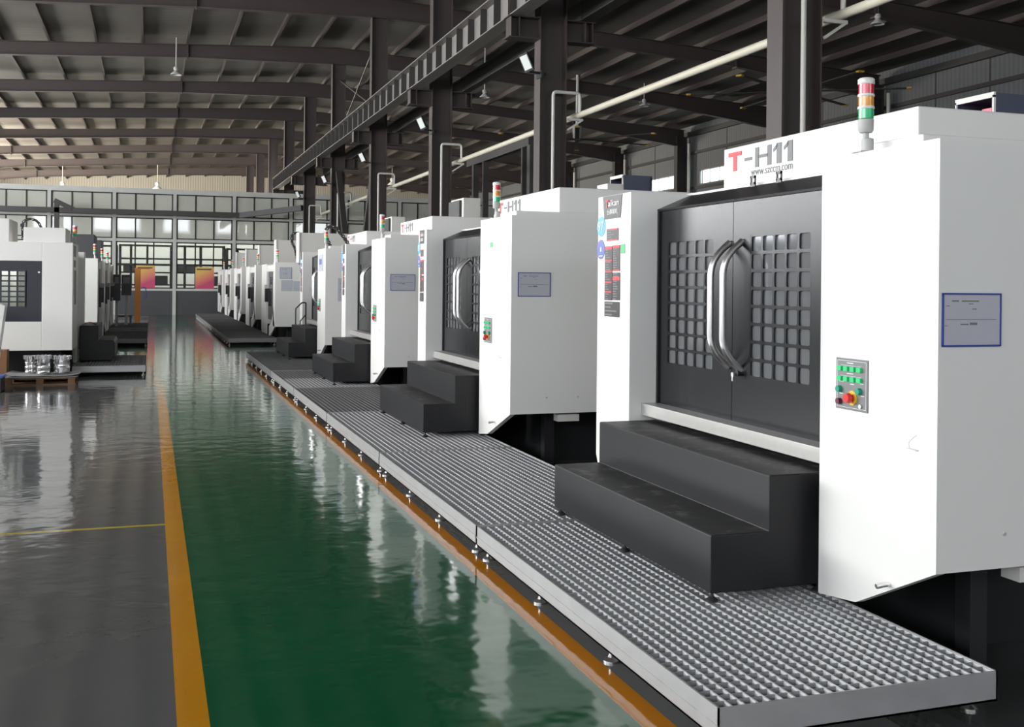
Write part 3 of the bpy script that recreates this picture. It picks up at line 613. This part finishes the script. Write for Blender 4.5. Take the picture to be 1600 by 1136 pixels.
    for u, v, l in ((.45, .905, .2), (.45, .70, .2), (.75, .535, .14), (.12, .535, .12), (.42, .50, .12), (.76, .30, .12), (.1, .30, .1)): ed.box(q, X - .005, cp0 + wy * u, cp0 + wy * (u + l), cz0 + wz * v, cz0 + wz * v + .003)
    T.part('panel_print', ed, WHITEP, P)
    for r_ in (.80, .60):
        for c in (.845, .64, .435, .23):
            yy = cp0 + wy * c; zz = cz0 + wz * r_
            T.part('push_button', MB().box(X - .017, X - .005, yy - .014, yy + .014, zz - .010, zz + .010), BGREEN, P)
    for c in (.86, .23):
        yy = cp0 + wy * c; zz = cz0 + wz * (.39)
        T.part('round_button', MB().cyl((X - .005, yy, zz), (X - .022, yy, zz), .0155, .014, 20), TEAL, P, smooth=True)
    yy, zz = cp0 + wy * .46, cz0 + wz * .245
    T.part('emergency_ring', MB().cyl((X - .005, yy, zz), (X - .009, yy, zz), .032, n=28), YEL, P, smooth=True)
    T.part('emergency_button', MB().cyl((X - .009, yy, zz), (X - .024, yy, zz), .012).cyl((X - .024, yy, zz), (X - .042, yy, zz), .023, .019, 24), ERED, P, smooth=True)
    yy, zz = cp0 + wy * .86, cz0 + wz * .15
    T.part('stop_button', MB().cyl((X - .005, yy, zz), (X - .022, yy, zz), .0145, .013, 20), DRED, P, smooth=True)
    yy = cp0 + wy * .2; T.part('key_switch', MB().cyl((X - .005, yy, zz - .01), (X - .012, yy, zz - .01), .009), CHROME, P, smooth=True)
    # sign
    if sgn:
        sign_TH11(T, X + 1.0, yc + 2.55, 2.405, .80, .135)
        if idx == 0: T.part('web_address', text_mb('www.szccm.com', X + 1.0, yc + 2.25, 2.352, .50, .036), GREYP)
    # labels on the front panel
    yl = yP + .03; k = min(1.0, wp / .5)
    def YY(v): return yP + (v - 6.19) * k    # v in nearest-machine metres
    B = T.part('badge', MB().prism([(YY(6.628), 2.188), (YY(6.319), 2.188), (YY(6.345), 2.035), (YY(6.60), 2.035)], 'x', X - .004, X), LABK)
    if idx < 2:
        T.part('badge_text', text_mb('aikan', X - .004, YY(6.535), 2.118, .17 * k, .042), WHITEP, B)
        m = MB(); polys_yz(m, X - .004, YY(6.575), 2.112, (.05 * k, .052), [[(0, .75), (0, 1), (1, 1), (1, .75)], [(.38, 0), (.38, .8), (.62, .8), (.62, 0)]]); T.part('badge_initial', m, REDP, B)
        T.part('badge_characters', text_mb('台群精机', X - .004, YY(6.55), 2.062, .17 * k, .038), WHITEP, B)
    S = T.part('number_sticker', MB().cyl((X - .003, YY(6.655), 1.99), (X - .0005, YY(6.655), 1.99), .068, n=32), STKB, label='light blue round sticker')
    if idx < 2: T.part('sticker_number', text_mb('97', X - .003, YY(6.655) + .042, 1.955, .084, .07), WHITEP, S)
    S = T.part('round_sticker', MB().cyl((X - .003, YY(6.657), 1.834), (X - .0005, YY(6.657), 1.834), .066, n=32), STKI, label='dark blue round sticker')
    T.part('sticker_mark', MB().box(X - .004, X - .003, YY(6.657) - .009, YY(6.657) + .009, 1.82, 1.85).box(X - .004, X - .003, YY(6.657) - .03, YY(6.657) + .03, 1.788, 1.793), WHITEP, S)
    def lab(y0, y1, z0, z1, rows, reds):
        q = T.part('warning_label', MB().box(X - .003, X, YY(y0), YY(y1), z0, z1), LABK)
        g = MB(); rd = MB(); H = z1 - z0
        for r_ in range(rows):
            z = z0 + H * (r_ + .3) / rows; l = random.uniform(.35, .85)
            g.box(X - .0036, X - .003, YY(y1 - .012 - (y1 - y0 - .024) * l), YY(y1 - .012), z, z + H / rows * .42)
        for v0, v1 in reds: rd.box(X - .0042, X - .003, YY(y0 + .004), YY(y1 - .004), z0 + H * v0, z0 + H * v1)
        T.part('label_print', g, GREYP, q); T.part('label_band', rd, REDP, q)
    lab(6.375, 6.562, 1.888, 1.969, 5, ((0, .1), (.9, 1)))
    lab(6.468, 6.588, 1.492, 1.852, 22, ((.94, 1), (.72, .75), (.52, .55), (.32, .35), (.14, .17)))
    lab(6.345, 6.462, 1.686, 1.856, 11, ((.9, 1), (0, .06)))
    lab(6.340, 6.462, 1.495, 1.676, 11, ((.72, .86),))
    lab(6.345, 6.586, 1.384, 1.484, 4, ())
    if green_pos == 'panel': T.part('green_sticker', MB().box(X - .003, X, YY(6.268), YY(6.335), 1.80, 1.86), GREENS)
    if green_pos == 'column': T.part('green_sticker', MB().box(X - .003, X, yc - .38, yc - .30, 1.92, 1.965), GREENS)
    # hood on the roof
    hy = yc + (1.42 if idx == 0 else 1.88); hl = 1.0 if idx == 0 else .38
    if hood == 'open':
        hx = 5.2
        H = T.part('motor_hood', MB().box(hx, hx + hl, hy, hy + .02, 2.2, 2.86).box(hx, hx + hl, hy + .33, hy + .35, 2.2, 2.86).box(hx, hx + hl, hy, hy + .35, 2.86, 2.875).box(hx + hl - .02, hx + hl, hy, hy + .35, 2.2, 2.86), NAVY)
        if idx == 1: T.part('roof_box', MB().box(5.0, 5.19, hy - .02, hy + .28, 2.575, 2.765), CREAM)
        f = MB().box(hx - .004, hx + .012, hy - .002, hy + .352, 2.845, 2.88).box(hx - .004, hx + .012, hy - .002, hy + .012, 2.2, 2.86).box(hx - .004, hx + .012, hy + .34, hy + .352, 2.2, 2.86)
        T.part('hood_edge', f, CREAM, H)
        if idx == 0: T.part('motor', MB().box(hx + .05, hx + .4, hy + .04, hy + .16, 2.58, 2.79).cyl((hx + .05, hy + .14, 2.70), (hx + .3, hy + .14, 2.70), .07), PINK, H)
    else:
        hx = 4.40; hy = yc + .70
        H = T.part('motor_hood', MB().box(hx + .02, hx + .28, hy, hy + .7, 2.575, 2.87), CREAM); T.part('hood_front', MB().box(hx - .02, hx + .02, hy + .1, hy + .7, 2.575, 2.84), BLACK, H)
    stack_light(X + .045, [3.90, 9.13, 14.13, 18.95][idx], 2.182, 'red, amber and green stack light on top of the %s' % ('nearest white machine' if idx == 0 else ['', 'second big machine', 'third big machine', 'fourth big machine'][idx]), 1.1)
    # document on the side
    return T

WEAR = wear_mat()
def steps(y0, y1, label, deep=3.08):
    T = Thing('access_steps', label, 'steps', (2.75, (y0 + y1) / 2, 0), 'black access steps'); z0 = .215
    prof = [(2.39, z0), (2.39, .475), (2.69, .475), (2.69, .73), (deep, .73), (deep, z0)]
    T.part('treads', MB().prism(prof, 'y', y0, y1), STEPM, bevel=.004)
    T.part('tread_surface', MB().box(2.395, 2.685, y0 + .006, y1 - .006, .4755, .477).box(2.695, deep, y0 + .006, y1 - .006, .7305, .732), WEAR)
    for x in (2.42, deep - .1):
        for y in ((y0 + .04), (y0 + y1) / 2, y1 - .04): T.part('levelling_foot', MB().cyl((x, y, .178), (x, y, z0), .007, n=8).lathe((x, y), [(.028, .1705), (.028, .178), (.012, .19)], 14), RUBBER, smooth=True)
    return T

YC = [4.15, 9.46, 14.60, 19.60]
WC = [.765, .90, .90, .90]; WPN = [.52, .36, .36, .36]
mlabels = ['white machining centre nearest the camera with large black double doors', 'second white machining centre back, green square sticker on its column', 'third white machining centre back on the right of the aisle', 'fourth white machining centre back, paper sheet on its column front']
for i in range(4):
    big_machine(i, YC[i], WC[i], WPN[i], mlabels[i], 'big white machining centres', hood='open' if i < 2 else 'closed', green_pos=['panel', 'column', None, None][i])
document(2.918, 3.197, 3.385, 1.372, 1.575, 'blue framed document sheet on the side of the nearest machine')
document(2.962, 3.252, YC[1] - .90, 1.49, 1.69, 'blue framed document sheet on the side of the second machine')
document(2.975, 3.30, YC[2] - .90, 1.49, 1.70, 'blue framed document sheet on the side of the third machine')
document(3.12, 3.62, YC[3] - .90, 1.25, 1.66, 'plain pale paper on the side of the fourth machine', frame=False)
T = Thing('notice_sheet', 'pale notice in a blue edged pouch high on the fourth machine column', 'document', (2.89, YC[3] - .45, 1.75))
T.part('sheet', MB().box(2.892, 2.897, YC[3] - .62, YC[3] - .12, 1.78, 2.08), PAPER); T.part('photo', MB().box(2.889, 2.892, YC[3] - .5, YC[3] - .25, 1.9, 2.0), STKI)
slab_ = ['in front of the nearest machine, scuffed lower tread', 'in front of the second machine', 'in front of the third machine', 'in front of the fourth machine, below a handrail']
for i in range(4): steps(YC[i] + .08, YC[i] + 2.03, 'black two-step metal platform ' + slab_[i])
# scuffs on the first steps (paint worn off)
T = Thing('handrail', 'thin black handrail at the far end of the fourth machine steps', 'rail', (2.86, 21.5, .73))
T.part('rail', MB().tube(rounded([(2.75, 21.5, .735), (2.75, 21.5, 1.05), (2.87, 21.5, 1.17), (2.95, 21.5, 1.17), (2.95, 21.5, .735)], .02, 3), .013, 8), BLACK, smooth=True)
T.part('mid_rail', MB().tube([(2.84, 21.5, .735), (2.84, 21.5, .8), (2.95, 21.5, .93)], .012, 8), BLACK, smooth=True)

# ------------------------------------------------------------------ cable chains
def chain(pts, label, wd=.10, ht=.06):
    P = [Vector(p) for p in pts]; T = Thing('cable_chain', label, 'cable chain', P[0], 'black cable chains'); mb = MB(); hl = MB()
    path = rounded(P, .03, 3); d = [0]
    for a, b in zip(path, path[1:]): d.append(d[-1] + (b - a).length)
    n = int(d[-1] / .07)
    def at(s):
        for i in range(len(path) - 1):
            if d[i + 1] >= s: return path[i].lerp(path[i + 1], (s - d[i]) / max(d[i + 1] - d[i], 1e-6))
        return path[-1]
    for k in range(n):
        a, b = at(d[-1] * k / n), at(d[-1] * (k + .8) / n); mb.bar(a, b, wd, ht)
    mb.tube(path, .02, 6); T.part('links', mb, BLACK)
    q = MB()
    for k in range(0, n, 2):
        a, b = at(d[-1] * (k + .2) / n), at(d[-1] * (k + .6) / n); q.bar(a, b, wd + .012, .012)
    T.part('pins', q, LGREY)
chain([(x + .15, 21, z + .02) for x, z in ((3.23, 2.19), (3.15, 2.37), (3.10, 2.48), (3.10, 2.58), (3.15, 2.65), (3.224, 2.668), (3.30, 2.647), (3.37, 2.567), (3.45, 2.468), (3.52, 2.369), (3.62, 2.2))], 'black cable chain arching over the fourth big machine')
chain([(x, 27.6, z) for x, z in ((3.56, 2.1), (3.50, 2.43), (3.42, 2.58), (3.40, 2.72), (3.43, 2.81), (3.55, 2.84), (3.7, 2.8))], 'black cable chain beside the tall box of the first far machine')

# ------------------------------------------------------------------ smaller far machines
def small_machine(x0, sg, yn, label, group, L=3.3, tall=2.80, tower=True, tl=None, nbox=True):
    xf = lambda d, s, z: (x0 + sg * d, yn + s, z)
    def M(): return MB(xf)
    T = Thing('compact_machining_centre', label, 'machine', (x0 + sg * 1.2, yn + L / 2, 0), group); Dp = 2.9
    T.part('side_panel', M().box(0, Dp, 0, .42, .47, 2.06).prism([(0, .47), (1.0, .2), (1.35, .2), (1.35, .44), (.8, .56), (.42, .8), (.42, 1.0)], 'x', 0, .04), WHITE, bevel=.006)
    T.part('front_panel', M().box(0, Dp, 2.05, L, .47, 2.04).prism([(2.05, .47), (2.05, .2), (L - .1, .2), (L, .3), (L, .47)], 'x', 0, .04), WHITE, bevel=.006)
    T.part('casing', M().box(.3, Dp, .42, 2.05, .47, 2.0), CREAM)
    T.part('header', M().box(.02, .3, .42, 2.05, 1.84, 2.0), WHITE)
    dr = T.part('door', M().box(.05, .09, .44, 2.04, .60, 1.84), mat('dark_grey_door', (.085, .085, .09), .4)); T.part('door_window', M().box(.04, .05, 1.0, 1.9, 1.0, 1.7), GLASS_DOOR, dr)
    T.part('handle', M().box(-.02, .05, 1.30, 1.36, .95, 1.35), BLACK, dr)
    pd = T.part('control_pendant', M().box(-.06, .038, 1.72, 1.9, 1.05, 1.4), BLACK); T.part('pendant_box', M().box(-.07, .0, 1.74, 1.88, 1.405, 1.5), LGREY, pd)
    T.part('machine_bed', M().box(.35, Dp - .2, .3, L - .2, 0, .47), BED)
    if sg > 0: T.part('tall_cabinet', M().box(.6, 2.7, .02, .72, 2.0, tall), CREAM, bevel=.006); T.part('cabinet_edge', M().box(.57, .6, .0, .5, 2.0, tall + .01), WHITE)
    if sg < 0 and nbox: T.part('dark_cabinet', M().box(.12, 1.2, .9, 2.2, 2.0, tall), mat('charcoal', (.05, .05, .055), .5), bevel=.01)
    if tower: stack_light(x0 + sg * .08, yn + .25, 2.06, tl, 1.0)
    return T
YB = [26.66, 31.75, 36.85, 42.0, 46.9]
for i, y in enumerate(YB):
    L = 3.3
    small_machine(2.9, 1, y, 'compact white machine on the far platform, %s beyond the cross aisle' % ords[i], 'far right row of compact machines', L=3.3 if y < 46 else 3.2, tl='slim stack light on the %s far right machine' % ords[i])
for i, (y, lab) in enumerate(((25.2, 'second white machine on the left of the aisle, seen edge on'), (28.9, 'third white machine on the left of the aisle'), (32.6, 'fourth white machine on the left of the aisle'))):
    small_machine(-1.1, -1, y, lab, 'left row of compact machines', L=3.3, tl='small stack light on the %s left machine' % ords[i + 1], nbox=(i < 2), tall=2.62)
document(3.02, 3.30, YB[0], 1.66, 1.93, 'pale blue document pouch on the side of the first far machine')
T = Thing('notice_sheet', 'two pale lilac papers taped low on the first far machine side', 'document', (3.3, YB[0] - .004, 1.35)); T.part('sheet', MB().box(3.05, 3.32, YB[0] - .004, YB[0] - .001, 1.35, 1.62), PAPER); T.part('sheet', MB().box(3.34, 3.6, YB[0] - .004, YB[0] - .001, 1.35, 1.6), PAPER)

# ------------------------------------------------------------------ big left machine
xs0 = -1.17; yL = 18.3
T = Thing('machining_centre', 'large white machine at far left with black gridded window facing the camera', 'machine', (-2.9, 19.6, 0))
T.part('side_panel', MB().box(-1.62, xs0, yL, yL + 1.3, .465, 2.175).box(-4.7, -1.62, yL, yL + .05, .465, .92).box(-4.7, -1.62, yL, yL + .05, 1.876, 2.175).box(-4.7, -3.1, yL, yL + .05, .92, 1.876), WHITE, bevel=.006)
T.part('toe_panel', MB().prism([(yL + .6, .465), (yL + .95, .2), (yL + 1.3, .2), (yL + 1.3, .465)], 'x', xs0 - .04, xs0), CREAM)
T.part('casing', MB().box(-4.7, xs0 - .35, yL + 1.3, yL + 3.4, .45, 2.1).box(-4.7, -1.62, yL + 1.2, yL + 1.3, .465, 2.1), WHITE)
T.part('front_panel', MB().box(xs0 - .38, xs0, yL + 3.0, yL + 3.4, .3, 2.1), WHITE)
m = MB(); px0, px1, pz0, pz1 = -3.1, -1.62, .92, 1.876; gx0, gx1, gz0, gz1 = -2.93, -1.855, 1.15, 1.722; yy = yL + .005
m.box(px0, gx0, yy, yy + .03, pz0, pz1).box(gx1, px1, yy, yy + .03, pz0, pz1).box(gx0, gx1, yy, yy + .03, pz0, gz0).box(gx0, gx1, yy, yy + .03, gz1, pz1)
nx = 9; nz = 7
for i in range(nx + 1): x = gx0 + (gx1 - gx0) * i / nx; m.box(x - .015, x + .015, yy, yy + .012, gz0, gz1)
for k in range(nz + 1): z = gz0 + (gz1 - gz0) * k / nz; m.box(gx0, gx1, yy + .001, yy + .011, z - .011, z + .011)
wp_ = T.part('window_panel', m, mat('dark_slate_paint', (.022, .023, .032), .4)); T.part('door_window', MB().box(gx0, gx1, yy + .02, yy + .024, gz0, gz1), GLASS_CLEAR, wp_)
T.part('knob', MB().cyl((-1.665, yL - .01, 1.70), (-1.665, yL + .005, 1.70), .014), CHROME, wp_)
T.part('interior', MB().box(-3.0, -1.7, yL + .3, yL + .32, .6, 2.1).box(-2.4, -2.36, yL + .2, yL + .3, .6, 2.0).box(-2.0, -1.97, yL + .2, yL + .3, .6, 2.0), WHITE)
T.part('roof_box', MB().box(-4.7, -2.1, yL + .02, yL + 1.15, 2.175, 2.535), WHITE, bevel=.006)
T.part('roof_box', MB().box(-1.90, -1.285, yL + .06, yL + 1.1, 2.175, 2.41), WHITE, bevel=.006)
T.part('machine_bed', MB().box(-4.5, -1.35, yL + .2, yL + 3.2, 0, .465), BED)
T.part('badge', MB().box(xs0, xs0 + .003, yL + .15, yL + .7, 1.96, 2.14), LABK); T.part('warning_label', MB().box(xs0, xs0 + .003, yL + .3, yL + .8, 1.32, 1.74), GREYP); T.part('warning_label', MB().box(xs0, xs0 + .003, yL + .15, yL + .65, 1.79, 1.9), GREYP)
T.part('label_strip', MB().box(xs0, xs0 + .003, yL + .4, yL + .75, 1.18, 1.32), LABK)
stack_light(-1.21, 19.35, 2.175, 'stack light on the big left machine, leftmost in the hall', 1.1)
T = Thing('access_steps', 'black metal steps against the big left machine front', 'steps', (-.85, 20.3, 0))
T.part('treads', MB().prism([(-1.14, .2), (-1.14, .80), (-.84, .80), (-.84, .55), (-.60, .55), (-.57, .50), (-.57, .27), (-.63, .2)], 'y', 19.62, 21.2), STEPM, bevel=.01)
for a, b in ((-.66, 19.7), (-.66, 21.1), (-1.1, 19.7), (-1.1, 21.1)): T.part('levelling_foot', MB().cyl((a, b, .171), (a, b, .2), .02), RUBBER)
def cloth():
    vs = []
    for t in (0, .006):
        for j in range(2):
            for i in range(9): vs.append((-1.10 + .22 * i / 8, 19.66 + .3 * j, .802 + t + .045 * math.sin(math.pi * i / 8)))
    F = [(i, i + 1, i + 10, i + 9) for i in range(8)] + [(18 + i, 27 + i, 28 + i, 19 + i) for i in range(8)] + [(i, i + 18, i + 19, i + 1) for i in range(8)] + [(9 + i, 10 + i, 28 + i, 27 + i) for i in range(8)] + [(0, 9, 27, 18), (8, 26, 35, 17)]
    return MB().add(vs, F)
solo('red_cloth', cloth(), mat('red_fabric', (.16, .01, .012), .8), 'dark red cloth lying on top of the left black steps', 'cloth', (-.99, 19.8, .80))
wl = area('added_interior_fill', (-2.4, yL + .18, 2.05), (0, .1, -1), .9, .1, 14, (1, .98, .95))  # unseen lamp added inside the machine to brighten the window cells
chain([(x - .08, 19.75, z + .05) for x, z in ((-1.97, 2.2), (-1.985, 2.49), (-1.936, 2.541), (-1.86, 2.564), (-1.774, 2.545), (-1.715, 2.484), (-1.67, 2.36))], 'black cable chain arching over the big left machine', .06, .04)

# pallet, sheets, castings, carton, white box at the left edge
T = Thing('pallet', 'wooden pallet on the grey floor at the left', 'pallet', (-1.55, 18.1, 0))
py0, py1 = 17.42, 18.2; px0, px1 = -2.06, -1.06
for k in range(3):
    yk = py0 + .05 + k * (py1 - py0 - .1) / 2
    T.part('bottom_board', MB().box(px0, px1, yk - .05, yk + .05, 0, .018), WOOD)
    for x in (px0 + .06, (px0 + px1) / 2, px1 - .06): T.part('block', MB().box(x - .05, x + .05, yk - .05, yk + .05, .018, .09), WOOD)
for k in range(5):
    yk = py0 + .06 + k * (py1 - py0 - .12) / 4; T.part('top_board', MB().box(px0, px1, yk - .055, yk + .055, .09, .11), WOOD)
def sheet(z, rot, label, sx=.5, sy=.38, warp=.03, c=(-1.52, 16.73)):
    vs = []; n = 8
    for t in (0, .006):
        for j in range(n + 1):
            for i in range(n + 1):
                u, v = i / n * 2 - 1, j / n * 2 - 1; x = c[0] + (u * sx) * math.cos(rot) - v * sy * math.sin(rot); y = c[1] + u * sx * math.sin(rot) + v * sy * math.cos(rot)
                vs.append((x, y, z + t + warp * max(0, abs(u) - .62) ** 1.3 * 2.2))
    F = []; m_ = n + 1; o = m_ * m_
    for j in range(n):
        for i in range(n): a = j * m_ + i; F += [(a, a + 1, a + m_ + 1, a + m_), (o + a, o + a + m_, o + a + m_ + 1, o + a + 1)]
    for i in range(n): F += [(i, i + o, i + 1 + o, i + 1), (n * m_ + i, n * m_ + i + 1, n * m_ + i + 1 + o, n * m_ + i + o), (i * m_, (i + 1) * m_, (i + 1) * m_ + o, i * m_ + o), (n + i * m_, n + i * m_ + o, n + (i + 1) * m_ + o, n + (i + 1) * m_)]
    solo('cardboard_sheet', MB().add(vs, F), GREYSHEET, label, 'sheet', (c[0], c[1], z), 'grey sheets on the pallet')
sheet(.112, .03, 'grey sheet lying flat on the pallet, lower of the two', warp=.01, c=(-1.54, 17.8))
sheet(.13, -.06, 'grey sheet with curled corners under the castings, upper of the two', .53, .36, .05, c=(-1.52, 17.8))
def casting(x, y, z, r, h, label):
    T = Thing('machined_casting', label, 'casting', (x, y, z), 'silver castings on the pallet')
    T.part('body', MB().lathe((x, y), [(r * .94, z), (r * .98, z + .02), (r * .9, z + .03), (r * .9, z + h * .3), (r * .96, z + h * .33), (r * .96, z + h * .37), (r * .91, z + h * .4), (r * .91, z + h * .55), (r * .97, z + h * .58), (r * .97, z + h * .63), (r * .9, z + h * .66), (r * .92, z + h * .8)], 32), ALU, smooth=True)
    T.part('flange', MB().lathe((x, y), [(r * .9, z + h * .8), (r, z + h * .82), (r, z + h * .98), (r * .88, z + h), (r * .7, z + h), (r * .7, z + h * .82)], 32), ALU, smooth=True)
    lg = MB()
    for k in range(10):
        t = 2 * math.pi * k / 10; lg.cyl((x + r * .95 * math.cos(t), y + r * .95 * math.sin(t), z + h * .8), (x + r * .95 * math.cos(t), y + r * .95 * math.sin(t), z + h * 1.01), r * .16, n=10)
    T.part('lugs', lg, ALU, smooth=True)
casting(-1.74, 17.92, .142, .092, .27, 'silver machined casting on the pallet, left and set back'); casting(-1.53, 17.68, .142, .105, .29, 'silver machined casting on the pallet, middle and frontmost'); casting(-1.28, 17.75, .142, .128, .275, 'silver machined casting on the pallet, right one')
T = Thing('carton', 'brown cardboard box standing at the left edge beside the pallet', 'box', (-2.2, 18.0, 0)); T.part('box', MB().box(-2.45, -2.07, 17.9, 18.2, 0, .50), CARD, bevel=.004); T.part('flap', MB().box(-2.45, -2.07, 17.896, 17.9, .39, .495), CARD)
solo('white_cover', MB().prism([(-2.7, 0), (-2.12, 0), (-2.10, .3), (-1.99, 1.2), (-2.07, 1.24), (-2.7, 1.24)], 'y', 17.0, 17.25), WHITE, 'tall white slanted metal cover cut off by the left edge', 'cover', (-2.4, 17.1, 0), bevel=.01)
T = Thing('parts_bin', 'dark bin with blue rim on the floor at the left edge', 'bin', (-2.2, 16.6, 0)); T.part('bin', MB().box(-2.4, -1.96, 16.4, 16.8, 0, .2), RUBBER, bevel=.01); T.part('rim', MB().box(-2.41, -1.95, 16.39, 16.81, .2, .23), BLUE)

# things at the far left near the partition
T = Thing('jib_post', 'orange upright jib post in front of the left poster', 'crane', (-.42, 38, 0))
T.part('post', MB().box(-.49, -.31, 37.9, 38.08, .02, 1.97), ORANGE); T.part('arm', MB().box(-.53, -.02, 37.95, 38.03, 1.95, 1.985), ORANGE); T.part('base', MB().box(-.6, -.06, 37.7, 38.3, .0, .12), BLACK)
T.part('hose', MB().tube(rounded([(-.31, 37.9, 1.3), (-.16, 37.9, 1.35), (-.1, 37.9, 1.05), (-.2, 37.9, .95)], .05), .015, 6), BLUE)
for (x0, x1, y, z0, z1, lab) in ((-1.08, -.86, 34.6, .95, 1.75, 'slim dark control cabinet on a stand, left of its twin'), (-.86, -.56, 35.6, 1.1, 1.75, 'black control monitor cabinet beside the orange post')):
    T = Thing('control_cabinet', lab, 'control box', ((x0 + x1) / 2, y, 0), 'far control cabinets'); T.part('cabinet', MB().box(x0, x1, y, y + .3, z0, z1), BLACK, bevel=.01)
    T.part('screen', MB().box(x0 + .05, x1 - .05, y - .006, y, z1 - .28, z1 - .08), PLASTG); T.part('stand', MB().box((x0 + x1) / 2 - .04, (x0 + x1) / 2 + .04, y + .12, y + .2, 0, z0).box(x0, x1, y, y + .4, 0, .04), LGREY)
solo('work_table', MB().box(-1.05, -.55, 36.1, 36.9, .4, .46).box(-1.03, -.98, 36.12, 36.17, 0, .4).box(-.62, -.57, 36.12, 36.17, 0, .4).box(-1.03, -.98, 36.83, 36.88, 0, .4).box(-.62, -.57, 36.83, 36.88, 0, .4), PANELG, 'low dark work table left of the orange post', 'table', (-.8, 36.5, 0))
